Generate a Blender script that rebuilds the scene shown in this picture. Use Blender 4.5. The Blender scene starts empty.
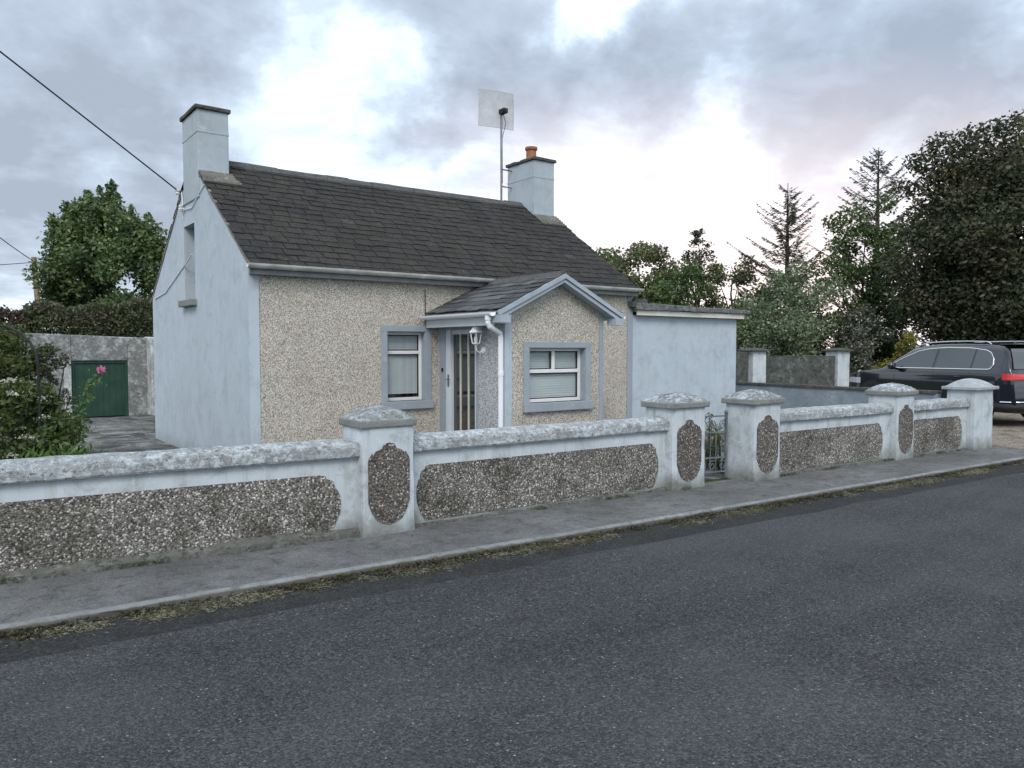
import bpy, math, random
import numpy as np
from mathutils import Vector, Matrix, noise as mn
PI=math.pi
rnd=random.Random(7); rng=np.random.default_rng(11)
S=bpy.context.scene; COL=S.collection
CF=(0.597,0.802); CR=(0.802,-0.597); F=769.0
def W(px,D,py=None):
    """ground position (and height) of a point at depth D metres"""
    X=(px-512)/F*D
    x=CR[0]*X+CF[0]*D; y=CR[1]*X+CF[1]*D
    if py is None: return (x,y)
    return (x,y,1.65+(349-py)*D/F)
# ------------------------------------------------------------------ materials
class NT:
    def __init__(s,name,rough=.8,rand=True,spec=.3):
        s.m=bpy.data.materials.new(name); s.m.use_nodes=True; s.nt=s.m.node_tree; s.N=s.nt.nodes; s.L=s.nt.links
        s.b=s.N['Principled BSDF']; s.b.inputs['Roughness'].default_value=rough; s.b.inputs['Specular IOR Level'].default_value=spec
        tc=s.N.new('ShaderNodeTexCoord'); s.vec=tc.outputs['Object']; s.tc=tc
        if rand:
            oi=s.N.new('ShaderNodeObjectInfo'); ml=s.N.new('ShaderNodeMath'); ml.operation='MULTIPLY'; ml.inputs[1].default_value=61.7
            s.L.new(oi.outputs['Random'],ml.inputs[0]); ad=s.N.new('ShaderNodeVectorMath'); ad.operation='ADD'
            s.L.new(s.vec,ad.inputs[0]); s.L.new(ml.outputs[0],ad.inputs[1]); s.vec=ad.outputs[0]
    def set(s,inp,v):
        if hasattr(v,'is_linked') or hasattr(v,'links'): s.L.new(v,inp)
        else:
            if isinstance(v,tuple) and len(v)==3 and inp.type=='RGBA': v=v+(1,)
            inp.default_value=v
    def scale(s,sc,vec=None):
        n=s.N.new('ShaderNodeVectorMath'); n.operation='MULTIPLY'; s.L.new(vec or s.vec,n.inputs[0]); n.inputs[1].default_value=sc; return n.outputs[0]
    def noise(s,sc,det=4,ro=.6,vec=None,dist=0):
        n=s.N.new('ShaderNodeTexNoise'); n.inputs['Scale'].default_value=sc; n.inputs['Detail'].default_value=det; n.inputs['Roughness'].default_value=ro
        n.inputs['Distortion'].default_value=dist
        s.L.new(vec or s.vec,n.inputs['Vector']); return n.outputs['Fac']
    def vor(s,sc,vec=None,feat='F1',out='Color'):
        n=s.N.new('ShaderNodeTexVoronoi'); n.inputs['Scale'].default_value=sc; n.feature=feat
        s.L.new(vec or s.vec,n.inputs['Vector']); return (n.outputs[out] if out else n)
    def ramp(s,f,stops,interp='LINEAR'):
        n=s.N.new('ShaderNodeValToRGB'); r=n.color_ramp; r.interpolation=interp
        while len(r.elements)>1: r.elements.remove(r.elements[-1])
        for i,(p,c) in enumerate(stops):
            if not isinstance(c,tuple): c=(c,c,c)
            e=r.elements[0] if i==0 else r.elements.new(p)
            e.position=p; e.color=c+(1,)
        s.L.new(f,n.inputs[0]); return n.outputs[0]
    def mix(s,f,a,b,mode='MIX'):
        n=s.N.new('ShaderNodeMix'); n.data_type='RGBA'; n.blend_type=mode
        s.set(n.inputs[0],f); s.set(n.inputs[6],a); s.set(n.inputs[7],b); return n.outputs[2]
    def math(s,op,a,b=0.0,c=0.0):
        n=s.N.new('ShaderNodeMath'); n.operation=op; s.set(n.inputs[0],a); s.set(n.inputs[1],b); s.set(n.inputs[2],c); return n.outputs[0]
    def sep(s,v=None):
        n=s.N.new('ShaderNodeSeparateXYZ'); s.L.new(v or s.tc.outputs['Object'],n.inputs[0]); return n.outputs
    def red(s,c):
        n=s.N.new('ShaderNodeSeparateColor'); s.L.new(c,n.inputs[0]); return n.outputs[0]
    def island(s):
        return s.N.new('ShaderNodeNewGeometry').outputs['Random Per Island']
    def col(s,c): s.set(s.b.inputs['Base Color'],c); return s
    def bump(s,h,strength=.4,dist=.01):
        n=s.N.new('ShaderNodeBump'); n.inputs['Strength'].default_value=strength; n.inputs['Distance'].default_value=dist
        s.L.new(h,n.inputs['Height']); s.L.new(n.outputs[0],s.b.inputs['Normal']); return s
def plain(name,c,rough=.5,var=.12,metal=0,spec=.4,sc=6):
    m=NT(name,rough,spec=spec); d=tuple(x*(1-var*2) for x in c)
    m.col(m.mix(m.ramp(m.noise(sc,5,.65),[(.3,0.),(.7,1.)]),d,c)); m.b.inputs['Metallic'].default_value=metal
    m.bump(m.noise(sc*12,3),.15,.004); return m.m
def painted_render(name,base,dirt,seed=0,low=0.0):
    m=NT(name,.85,spec=.2)
    c=m.mix(m.ramp(m.noise(1.3,6,.7),[(.3,0.),(.7,1.)]),tuple(x*.88 for x in base),base)
    c=m.mix(m.math('MULTIPLY',m.ramp(m.noise(3.1,8,.75,dist=.4),[(.50,0.),(.72,1.)]),dirt),c,(.16,.17,.16))          # grime
    streak=m.noise(1,6,.75,vec=m.scale((9.,9.,.8)))
    c=m.mix(m.math('MULTIPLY',m.ramp(streak,[(.5,0.),(.75,1.)]),dirt*.7),c,(.22,.23,.21))
    c=m.mix(m.math('MULTIPLY',m.ramp(m.noise(7,6,.7),[(.6,0.),(.66,1.)]),min(1,dirt*.9)),c,(.62,.66,.68))          # bare pale patches
    if low>0:
        z=m.sep()[2]; g=m.math('ADD',z,m.math('MULTIPLY',m.noise(4,6,.7),.35))
        c=m.mix(m.math('MULTIPLY',m.ramp(g,[(.12,1.),(.42,0.)]),low),c,(.10,.105,.075))
    m.col(c); m.bump(m.math('ADD',m.noise(90,4,.7),m.math('MULTIPLY',m.noise(7,4),2.)),.3,.008); return m.m
def pebble(name,cols,sc,stain,stainc,thr=(.42,.68)):
    m=NT(name,.8,spec=.3); v=m.vor(sc,out=None)
    c=m.ramp(m.red(v.outputs['Color']),cols,'CONSTANT')
    edge=m.ramp(v.outputs['Distance'],[(.35,1.),(.75,.55)])
    c=m.mix(1.,c,edge,'MULTIPLY')
    c=m.mix(m.math('MULTIPLY',m.ramp(m.noise(1.6,7,.72,dist=.3),[(thr[0],0.),(thr[1],1.)]),stain),c,stainc,'MULTIPLY')
    m.col(c); m.bump(m.ramp(v.outputs['Distance'],[(.0,1.),(.8,0.)]),.8,.009); return m.m
MT={}
MT['blue']=painted_render('blue_painted_render',(.47,.53,.58),.32,low=.4)
MT['bluewall']=painted_render('weathered_blue_paint',(.53,.575,.605),.8,low=.95)
MT['greyblue']=painted_render('grey_blue_band_paint',(.32,.36,.40),.3)

MT['chim']=painted_render('chimney_render',(.42,.47,.51),.35)

MT['pebc']=pebble('cream_pebbledash',[(0,(.66,.61,.52)),(.22,(.46,.40,.32)),(.4,(.78,.73,.65)),(.58,(.57,.50,.41)),(.74,(.27,.235,.19)),(.83,(.88,.85,.79)),(.92,(.54,.48,.40))],92,.5,(.60,.57,.53),(.48,.74))
MT['pebg']=pebble('grey_pebbledash_porch',[(0,(.56,.57,.58)),(.25,(.40,.41,.42)),(.5,(.68,.69,.71)),(.72,(.27,.27,.28)),(.82,(.80,.82,.84))],92,.3,(.7,.7,.7))
MT['pebw']=pebble('weathered_dark_pebbledash',[(0,(.27,.25,.22)),(.22,(.14,.13,.12)),(.42,(.37,.345,.31)),(.55,(.18,.17,.155)),(.70,(.085,.08,.072)),(.80,(.68,.66,.62)),(.90,(.33,.30,.26))],72,.95,(.40,.39,.35),(.42,.64))
MT['pebp']=pebble('brown_pillar_pebbledash',[(0,(.19,.165,.145)),(.25,(.10,.09,.08)),(.48,(.26,.23,.20)),(.62,(.13,.115,.105)),(.78,(.065,.06,.055)),(.87,(.55,.52,.48)),(.94,(.22,.19,.165))],72,.6,(.6,.58,.55))
def lichen(name,base,pale,dark,psc=9,thr=.5,dthr=.55):
    m=NT(name,.9,spec=.15)
    c=m.mix(m.ramp(m.noise(3,6,.7),[(.35,0.),(.65,1.)]),tuple(x*.72 for x in base),base)
    c=m.mix(m.ramp(m.noise(psc,9,.80,dist=.12),[(thr-.03,0.),(thr+.08,1.)]),c,pale)
    c=m.mix(m.ramp(m.noise(psc*1.9,9,.82,dist=.1,vec=m.scale((1,1,1.3))),[(dthr,0.),(dthr+.08,1.)]),c,dark)
    c=m.mix(m.ramp(m.noise(1.7,6,.7),[(.46,0.),(.66,.45)]),c,tuple(x*.62 for x in base))
    m.col(c); m.bump(m.math('ADD',m.noise(60,5,.75),m.math('MULTIPLY',m.noise(14,6,.7),1.6)),.8,.014); return m.m
MT['coping']=lichen('lichened_coping_concrete',(.37,.385,.39),(.55,.60,.635),(.11,.11,.095),13,.50,.53)
MT['cap']=lichen('lichened_pillar_cap',(.27,.28,.275),(.55,.61,.66),(.075,.075,.06),10,.50,.52)
MT['capside']=lichen('cement_cap_edge',(.28,.285,.275),(.42,.44,.44),(.09,.09,.08),9,.6,.58)
MT['domecap']=lichen('smooth_domed_cap_cement',(.42,.45,.46),(.54,.58,.61),(.20,.21,.20),5,.55,.62)
MT['backwall']=lichen('bare_cement_wall',(.12,.13,.12),(.20,.22,.21),(.05,.055,.045),3,.55,.48)
MT['sideblue']=lichen('stained_blue_wall_paint',(.30,.355,.40),(.40,.46,.51),(.17,.20,.22),3,.60,.56)
MT['darkcap']=lichen('dark_mossy_capping',(.12,.12,.105),(.26,.27,.26),(.04,.042,.035),8,.58,.5)
MT['outb']=lichen('old_limewashed_render',(.24,.245,.24),(.46,.47,.46),(.10,.10,.09),7,.51,.54)
MT['jamb']=lichen('flaking_whitewash',(.42,.43,.42),(.62,.63,.62),(.12,.12,.10),6,.5,.6)
MT['plinth']=lichen('rough_cement_plinth',(.15,.15,.135),(.24,.24,.22),(.055,.058,.04),8,.55,.5)
MT['annexslab']=lichen('weathered_roof_slab',(.19,.20,.20),(.34,.36,.37),(.06,.062,.055),6,.55,.53)
# slates
m=NT('mossy_slate',.75,rand=False,spec=.25); i=m.island()
c=m.ramp(i,[(0,(.020,.020,.0205)),(.3,(.034,.0325,.032)),(.6,(.026,.024,.0235)),(.85,(.046,.044,.043)),(.985,(.036,.035,.035)),(1.,(.09,.088,.085))])
c=m.mix(m.ramp(m.noise(2.2,8,.75),[(.46,0.),(.60,.8)]),c,(.050,.041,.031))
c=m.mix(m.ramp(m.noise(.9,7,.75),[(.46,0.),(.62,.7)]),c,(.060,.052,.042))
c=m.mix(m.ramp(m.noise(9,9,.8),[(.54,0.),(.66,.8)]),c,(.095,.088,.074))
c=m.mix(m.ramp(m.noise(30,6,.8),[(.45,.5),(.55,0.)]),c,(.008,.008,.008))
c=m.mix(m.ramp(m.noise(16,8,.75),[(.62,0.),(.68,.8)]),c,(.11,.11,.10))
c=m.mix(m.ramp(m.noise(5,6,.7),[(.70,0.),(.74,1.)]),c,(.38,.40,.38))
m.col(c); m.bump(m.noise(22,8,.8),1.,.025); MT['slate']=m.m
m=NT('grey_porch_slate',.75,rand=False,spec=.25); i=m.island()
c=m.ramp(i,[(0,(.05,.052,.055)),(.5,(.075,.077,.082)),(.9,(.11,.11,.115)),(1.,(.12,.12,.12))])
c=m.mix(m.ramp(m.noise(2.4,8,.75),[(.5,0.),(.64,.7)]),c,(.05,.046,.04))
m.col(c); m.bump(m.noise(40,5,.7),.5,.01); MT['pslate']=m.m
MT['ridge']=lichen('ridge_tile_cement',(.13,.13,.125),(.30,.30,.28),(.05,.048,.042),9,.62,.52)
MT['flash']=lichen('mortar_flashing',(.26,.25,.22),(.44,.43,.40),(.08,.075,.06),8,.55,.55)
MT['trim']=plain('blue_grey_board_paint',(.40,.45,.50),.55)
MT['pvc']=plain('white_gutter_plastic',(.80,.82,.85),.35,.04)
MT['gutter']=plain('grey_white_gutter',(.56,.56,.54),.5,.2)
MT['soffit']=plain('grey_fascia_board',(.30,.31,.32),.6,.2)  # one even grey for eaves boards and porch roof deck
MT['cream']=plain('cream_fascia_paint',(.66,.63,.54),.5,.1)
MT['frame']=plain('off_white_window_frame',(.76,.75,.73),.4,.06)
MT['gasket']=plain('black_rubber_gasket',(.012,.012,.014),.5)
MT['blind']=plain('pale_blue_blind',(.56,.60,.61),.6,.05)
MT['doorp']=plain('pale_blue_door_paint',(.60,.65,.69),.4,.06)
MT['metal']=plain('dull_grey_metal',(.30,.31,.32),.45,.2,.7)
MT['blackm']=plain('rusty_black_iron',(.035,.033,.034),.6,.3,.3)
MT['gatem']=plain('faded_grey_blue_gate_paint',(.17,.205,.235),.55,.3)
MT['cable']=plain('black_cable_sheath',(.02,.02,.022),.6)
MT['white']=plain('white_lantern_paint',(.78,.80,.82),.35,.04)
MT['terra']=plain('terracotta_pot',(.40,.17,.09),.8,.2)
MT['wood']=plain('weathered_pole_timber',(.30,.22,.14),.85,.2)
MT['porcelain']=plain('white_insulator',(.7,.7,.68),.3,.1)
MT['green']=None
m=NT('dark_green_door_paint',.6,spec=.3)
xx=m.sep()[0]; pl=m.math('FRACT',m.math('MULTIPLY',xx,7.5)); 
c=m.mix(m.ramp(m.noise(3,6,.7),[(.3,0.),(.7,1.)]),(.016,.045,.032),(.028,.075,.053))
c=m.mix(m.ramp(pl,[(0.,1.),(.05,0.),(.95,0.),(1.,1.)]),c,(.008,.018,.013)); m.col(c); MT['green']=m.m
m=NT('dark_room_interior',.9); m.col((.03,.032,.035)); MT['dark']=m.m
m=NT('interior_plaster',.9); m.col(m.mix(m.noise(3),(.25,.24,.22),(.3,.29,.27))); MT['inner']=m.m
# glass pane (thin): mostly see-through with mirror-like reflection
def glassmat(name,tint,refl):
    m=bpy.data.materials.new(name); m.use_nodes=True; nt=m.node_tree; N=nt.nodes; N.clear()
    o=N.new('ShaderNodeOutputMaterial'); t=N.new('ShaderNodeBsdfTransparent'); t.inputs[0].default_value=tint+(1,)
    g=N.new('ShaderNodeBsdfGlossy'); g.inputs['Roughness'].default_value=.03; lw=N.new('ShaderNodeLayerWeight'); lw.inputs[0].default_value=.5; pw_=N.new('ShaderNodeMath'); pw_.operation='POWER'; pw_.inputs[1].default_value=4.; nt.links.new(lw.outputs['Facing'],pw_.inputs[0]); f=N.new('ShaderNodeMath'); f.operation='MULTIPLY_ADD'; f.inputs[1].default_value=.8; f.inputs[2].default_value=.06; nt.links.new(pw_.outputs[0],f.inputs[0])
    x=N.new('ShaderNodeMixShader'); nt.links.new(f.outputs[0],x.inputs[0]); nt.links.new(t.outputs[0],x.inputs[1]); nt.links.new(g.outputs[0],x.inputs[2]); nt.links.new(x.outputs[0],o.inputs[0]); return m
MT['glass']=glassmat('window_glass',(.97,.98,.98),1.5)
MT['doorglass']=glassmat('dark_door_glass',(.30,.33,.33),1.5)
m=NT('car_glass',.03,spec=1.); m.b.inputs['IOR'].default_value=1.6; m.col((.018,.022,.025)); MT['cglass']=m.m
m=NT('midnight_car_paint',.2,spec=.4); m.col((.005,.006,.011)); m.b.inputs['Coat Weight'].default_value=1.0; m.b.inputs['Coat Roughness'].default_value=.04
MT['paint']=m.m
m=NT('chrome_trim',.18); m.col((.78,.79,.8)); m.b.inputs['Metallic'].default_value=1.; MT['chrome']=m.m
m=NT('red_lamp_plastic',.15,spec=.6); m.col((.55,.03,.035)); MT['redlamp']=m.m
m=NT('clear_lamp_plastic',.1,spec=.6); m.col((.5,.52,.54)); MT['clearlamp']=m.m
m=NT('tyre_rubber',.85); m.col((.018,.018,.019)); MT['rubber']=m.m
m=NT('black_car_plastic',.6); m.col((.02,.02,.022)); MT['bplastic']=m.m
# ground materials
m=NT('asphalt',.85,rand=False,spec=.2)
c=m.mix(m.ramp(m.noise(.7,5,.6),[(.3,0.),(.7,1.)]),(.058,.059,.061),(.078,.079,.081))
c=m.mix(m.ramp(m.noise(.8,3,.6,vec=m.scale((.25,2.2,1.))),[(.38,0.),(.66,.75)]),c,(.044,.046,.051))
v=m.vor(95,out=None); sp=m.red(v.outputs['Color'])
c=m.mix(1.,c,m.ramp(sp,[(0,.35),(.4,.85),(.8,1.25),(1,2.1)]),'MULTIPLY')
v2=m.vor(34,out=None); chip=m.math('MULTIPLY',m.ramp(m.red(v2.outputs['Color']),[(.90,0.),(.92,1.)]),m.ramp(v2.outputs['Distance'],[(.13,1.),(.22,0.)]))
c=m.mix(chip,c,(.36,.36,.36))
c=m.mix(m.ramp(m.noise(1.4,9,.8,dist=.3),[(.60,0.),(.70,.45)]),c,(.10,.10,.102))
c=m.mix(m.ramp(m.noise(.35,4,.6),[(.45,0.),(.6,.35)]),c,(.088,.09,.094))
c=m.mix(m.ramp(m.noise(28,4,.7),[(.62,0.),(.72,.5)]),c,(.028,.029,.032))
m.col(c); m.bump(m.math('ADD',m.math('MULTIPLY',v.outputs['Distance'],-1.2),m.noise(60,4,.7)),.9,.011); MT['asphalt']=m.m
m=NT('old_asphalt_edge',.85,rand=False,spec=.2)
c=m.mix(m.ramp(m.noise(5,7,.7),[(.3,0.),(.7,1.)]),(.022,.022,.023),(.042,.041,.040)); v=m.vor(90,out=None)
c=m.mix(1.,c,m.ramp(m.red(v.outputs['Color']),[(0,.6),(.7,1.1),(1,1.9)]),'MULTIPLY')
c=m.mix(m.ramp(m.noise(3,8,.75),[(.58,0.),(.68,.8)]),c,(.06,.055,.035))
m.col(c); m.bump(v.outputs['Distance'],.8,.01); MT['oldasphalt']=m.m
m=NT('footpath_concrete',.88,rand=False,spec=.2)
c=m.mix(m.ramp(m.noise(1.2,7,.7),[(.3,0.),(.7,1.)]),(.095,.095,.093),(.195,.195,.193))
c=m.mix(m.ramp(m.noise(6,8,.75),[(.50,0.),(.66,.85)]),c,(.065,.063,.055))
c=m.mix(m.ramp(m.noise(22,6,.75),[(.62,0.),(.7,.6)]),c,(.27,.27,.265))
v=m.vor(120,out=None); c=m.mix(1.,c,m.ramp(m.red(v.outputs['Color']),[(0,.7),(.8,1.1),(1,1.4)]),'MULTIPLY')
m.col(c); m.bump(m.math('ADD',m.noise(70,5,.75),m.math('MULTIPLY',m.noise(8,5),1.5)),.6,.01); MT['path']=m.m
m=NT('worn_kerb_concrete',.85,rand=False,spec=.2)
c=m.mix(m.ramp(m.noise(2,7,.7),[(.3,0.),(.7,1.)]),(.15,.155,.155),(.28,.29,.295))
c=m.mix(m.ramp(m.noise(7,8,.75),[(.5,0.),(.62,.9)]),c,(.13,.13,.12))
zr=m.math('MULTIPLY_ADD',m.sep()[2],14.,.55); c=m.mix(m.ramp(m.math('ADD',zr,m.math('MULTIPLY',m.noise(9,6,.7),.35)),[(.50,1.),(.66,0.)]),c,(.085,.08,.066))
m.col(c); m.bump(m.noise(50,6,.75),.6,.012); MT['kerb']=m.m
m=NT('patched_yard_concrete',.85,rand=False,spec=.2)
c=m.mix(m.ramp(m.noise(.8,6,.7),[(.42,0.),(.58,1.)]),(.038,.037,.036),(.12,.12,.115))
c=m.mix(m.ramp(m.noise(2.2,9,.78,dist=.8),[(.50,0.),(.56,1.)]),c,(.23,.23,.21))
c=m.mix(m.ramp(m.noise(3.5,9,.78),[(.58,0.),(.66,1.)]),c,(.035,.055,.02))
m.col(c); m.bump(m.noise(20,6,.7),.5,.015); MT['yard']=m.m
m=NT('meadow_grass',.95,rand=False,spec=.1)
c=m.mix(m.ramp(m.noise(.6,8,.75),[(.35,0.),(.65,1.)]),(.035,.055,.018),(.075,.10,.032)); m.col(c); m.bump(m.noise(30,5,.8),.8,.03); MT['grass']=m.m
m=NT('gravel_drive',.9,rand=False,spec=.2); v=m.vor(35,out=None)
c=m.ramp(m.red(v.outputs['Color']),[(0,(.16,.13,.10)),(.5,(.24,.20,.15)),(1,(.34,.30,.25))])
c=m.mix(m.ramp(m.noise(2,7,.7),[(.5,0.),(.65,.8)]),c,(.07,.065,.05)); m.col(c); m.bump(v.outputs['Distance'],.8,.02); MT['gravel']=m.m
m=NT('damp_soil',.95,rand=False); m.col(m.mix(m.noise(12,6,.7),(.025,.02,.014),(.07,.055,.035))); m.bump(m.noise(30,5,.8),.8,.03); MT['soil']=m.m
def leafmat(name,cols,patch=None,rough=.55,transl=.0,psc=.9):
    m=NT(name,rough,spec=.35); i=m.island(); n=len(cols)
    c=m.ramp(i,[(k/(n-1) if n>1 else 0,cc) for k,cc in enumerate(cols)])
    if patch: c=m.mix(m.ramp(m.noise(psc,4,.65),[(.42,0.),(.60,.75)]),c,patch)
    m.col(c)
    tr=m.N.new('ShaderNodeBsdfTranslucent'); m.L.new(c,tr.inputs[0]); mx=m.N.new('ShaderNodeMixShader'); mx.inputs[0].default_value=.28
    out=[x for x in m.N if x.type=='OUTPUT_MATERIAL'][0]; m.L.new(m.b.outputs[0],mx.inputs[1]); m.L.new(tr.outputs[0],mx.inputs[2]); m.L.new(mx.outputs[0],out.inputs[0])
    return m.m
MT['bark']=plain('rough_bark',(.075,.06,.045),.9,.3)
LF={}
LF['left']=leafmat('fresh_green_leaves',[(0.064,0.108,0.036),(0.108,0.166,0.057),(0.159,0.223,0.086),(0.316,0.389,0.187)],(0.064,0.101,0.043))
LF['dark']=leafmat('dark_brownish_leaves',[(0.033,0.040,0.022),(0.055,0.060,0.032),(0.088,0.084,0.046),(0.17,0.15,0.085)],(0.036,0.058,0.025))
LF['mid']=leafmat('mid_green_leaves',[(0.053,0.090,0.033),(0.085,0.140,0.041),(0.131,0.198,0.066),(0.188,0.244,0.094)],(0.053,0.075,0.034))
LF['olive']=leafmat('olive_leaves',[(0.070,0.093,0.034),(0.101,0.132,0.049),(0.139,0.171,0.070),(0.186,0.202,0.093)],(0.093,0.093,0.044))
LF['silver']=leafmat('silver_green_leaves',[(0.097,0.138,0.065),(0.162,0.211,0.114),(0.259,0.308,0.194),(0.486,0.535,0.406)],(0.082,0.121,0.056))
LF['blossom']=leafmat('blossoming_leaves',[(.06,.09,.045),(0.068,0.081,0.054),(0.121,0.135,0.095),(0.270,0.270,0.230),(0.567,0.553,0.513)],(0.074,0.081,0.054))
LF['yellow']=leafmat('yellow_green_leaves',[(.16,.15,.02),(.26,.23,.03),(.36,.31,.05)],(.10,.11,.02))
LF['hedge']=leafmat('hedge_leaves',[(0.047,0.068,0.027),(0.074,0.101,0.038),(0.108,0.128,0.054),(0.135,0.135,0.074)],(0.081,0.068,0.047))
LF['brownh']=leafmat('reddish_hedge_leaves',[(.06,.035,.03),(.085,.05,.04),(.11,.075,.05)],(.05,.055,.025))
LF['shrub']=leafmat('shrub_leaves',[(.04,.07,.02),(.07,.11,.032),(.10,.155,.045)],(.09,.10,.03))
LF['flower']=leafmat('creamy_flower_heads',[(.42,.40,.32),(.55,.53,.44),(.62,.60,.52)])
LF['pink']=leafmat('pink_rose_petals',[(.60,.18,.33),(.75,.32,.47)])
LF['grassy']=leafmat('bright_leaf_blades',[(.07,.13,.03),(.10,.18,.045),(.16,.23,.08)])
LF['straw']=leafmat('dry_grass_clippings',[(.11,.105,.065),(.22,.205,.13),(.36,.34,.24),(.08,.09,.04)],(.07,.065,.04),psc=3)
LF['needle']=leafmat('grey_green_needles',[(0.060,0.071,0.043),(0.093,0.105,0.065),(0.136,0.136,0.093)],(0.102,0.093,0.068))
LF['needled']=leafmat('dark_needles',[(0.037,0.054,0.031),(0.061,0.082,0.044),(0.093,0.111,0.060)],(0.051,0.060,0.034))
# ------------------------------------------------------------------ object helpers
def tag(o,label=None,cat=None,group=None,kind=None):
    if label: o['label']=label
    if cat: o['category']=cat
    if group: o['group']=group
    if kind: o['kind']=kind
    return o
def empty(name,label,cat,loc=(0,0,0),rz=0,group=None):
    o=bpy.data.objects.new(name,None); o.empty_display_size=.2; COL.objects.link(o); o.location=loc; o.rotation_euler=(0,0,rz)
    return tag(o,label,cat,group)
def root_of(p):
    while p.parent: p=p.parent
    return p
class MB:
    """collects shapes; build() links them as ONE mesh object"""
    def __init__(s,T=None): s.v=[]; s.f=[]; s.T=T
    def add(s,vs,fs):
        b=len(s.v); s.v+= [tuple(s.T(v)) if s.T else tuple(v) for v in vs]; s.f+=[tuple(b+i for i in f) for f in fs]; return s
    def box(s,x0,x1,y0,y1,z0,z1):
        return s.add([(x0,y0,z0),(x1,y0,z0),(x1,y1,z0),(x0,y1,z0),(x0,y0,z1),(x1,y0,z1),(x1,y1,z1),(x0,y1,z1)],
              [(0,3,2,1),(4,5,6,7),(0,1,5,4),(1,2,6,5),(2,3,7,6),(3,0,4,7)])
    def prism(s,pts,d0,d1,axis='y'):
        """polygon in a plane extruded along an axis. pts: (a,z) for x/y axes or (x,y) for z"""
        n=len(pts)
        def P(a,b,d): return (a,d,b) if axis=='y' else ((d,a,b) if axis=='x' else (a,b,d))
        vs=[P(a,b,d0) for a,b in pts]+[P(a,b,d1) for a,b in pts]
        return s.add(vs,[tuple(range(n))[::-1],tuple(range(n,2*n))]+[(i,(i+1)%n,n+(i+1)%n,n+i) for i in range(n)])
    def tube(s,pts,r,n=8,cap=True):
        pts=[Vector(p) for p in pts]; rings=[]; rs=r if isinstance(r,(list,tuple)) else [r]*len(pts)
        up=None; vs=[]; fs=[]
        for i,p in enumerate(pts):
            t=((pts[min(i+1,len(pts)-1)]-pts[max(i-1,0)])).normalized()
            if up is None: up=t.orthogonal().normalized()
            up=(up-t*up.dot(t)).normalized(); w=t.cross(up)
            for k in range(n):
                a=2*PI*k/n; vs.append(p+(up*math.cos(a)+w*math.sin(a))*rs[i])
        for i in range(len(pts)-1):
            for k in range(n): fs.append((i*n+k,i*n+(k+1)%n,(i+1)*n+(k+1)%n,(i+1)*n+k))
        if cap: fs+= [tuple(range(n))[::-1],tuple(range((len(pts)-1)*n,len(pts)*n))]
        return s.add(vs,fs)
    def lathe(s,prof,c=(0,0,0),n=20,sx=1,sy=1,rot=0):
        vs=[];fs=[]
        for r,z in prof:
            for k in range(n):
                a=2*PI*k/n+rot; vs.append((c[0]+r*math.cos(a)*sx,c[1]+r*math.sin(a)*sy,c[2]+z))
        for i in range(len(prof)-1):
            for k in range(n): fs.append((i*n+k,i*n+(k+1)%n,(i+1)*n+(k+1)%n,(i+1)*n+k))
        fs+=[tuple(range(n))[::-1],tuple(range((len(prof)-1)*n,len(prof)*n))]
        return s.add(vs,fs)
    def build(s,name,mat,parent=None,label=None,cat=None,group=None,kind=None,bevel=0,smooth=False,local=False,jitter=0,sub=0):
        me=bpy.data.meshes.new(name); off=Vector((0,0,0))
        if parent is not None and not local: off=root_of(parent).location
        vs=[(v[0]-off[0],v[1]-off[1],v[2]-off[2]) for v in s.v]
        if jitter:
            vs=[tuple(Vector(v)+jitter*Vector(mn.noise_vector(Vector(v)*7.3+Vector((off[0],0,0))))) for v in vs]
        me.from_pydata(vs,[],s.f); me.update()
        o=bpy.data.objects.new(name,me); COL.objects.link(o)
        if mat: me.materials.append(mat)
        if parent is not None: o.parent=parent
        if smooth:
            for p in me.polygons: p.use_smooth=True
        if bevel:
            b=o.modifiers.new('Bevel','BEVEL'); b.width=bevel; b.segments=2; b.limit_method='ANGLE'
        if sub:
            b=o.modifiers.new('Sub','SUBSURF'); b.levels=sub; b.render_levels=sub
        return tag(o,label,cat,group,kind)
def each(b,name,mat,parent=None,**k):
    """link every separate piece of b as an object of its own"""
    par=list(range(len(b.v)))
    def fd(i):
        while par[i]!=i: par[i]=par[par[i]]; i=par[i]
        return i
    for f in b.f:
        for i in f[1:]:
            a,c=fd(f[0]),fd(i)
            if a!=c: par[a]=c
    g={}
    for f in b.f: g.setdefault(fd(f[0]),[]).append(f)
    out=[]
    for fs in g.values():
        idx=sorted({i for f in fs for i in f}); mp={i:j for j,i in enumerate(idx)}
        m=MB(); m.v=[b.v[i] for i in idx]; m.f=[tuple(mp[i] for i in f) for f in fs]; out.append(m.build(name,mat,parent,**k))
    return out
def quads(name,V,mat,parent=None,**k):
    """V: (N,4,3) array of quads, world coords"""
    N=len(V); me=bpy.data.meshes.new(name); V=np.asarray(V,dtype=np.float32)
    if parent is not None:
        l=root_of(parent).location; V=V-np.array([l.x,l.y,l.z],dtype=np.float32)
    me.vertices.add(N*4); me.vertices.foreach_set('co',V.reshape(-1)); me.loops.add(N*4); me.loops.foreach_set('vertex_index',np.arange(N*4,dtype=np.int32))
    me.polygons.add(N); me.polygons.foreach_set('loop_start',np.arange(0,N*4,4,dtype=np.int32)); 
    me.polygons.foreach_set('loop_total',np.full(N,4,dtype=np.int32)); me.update(calc_edges=True); me.validate()
    me.materials.append(mat); o=bpy.data.objects.new(name,me); COL.objects.link(o)
    if parent is not None: o.parent=parent
    return tag(o,**k)
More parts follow.
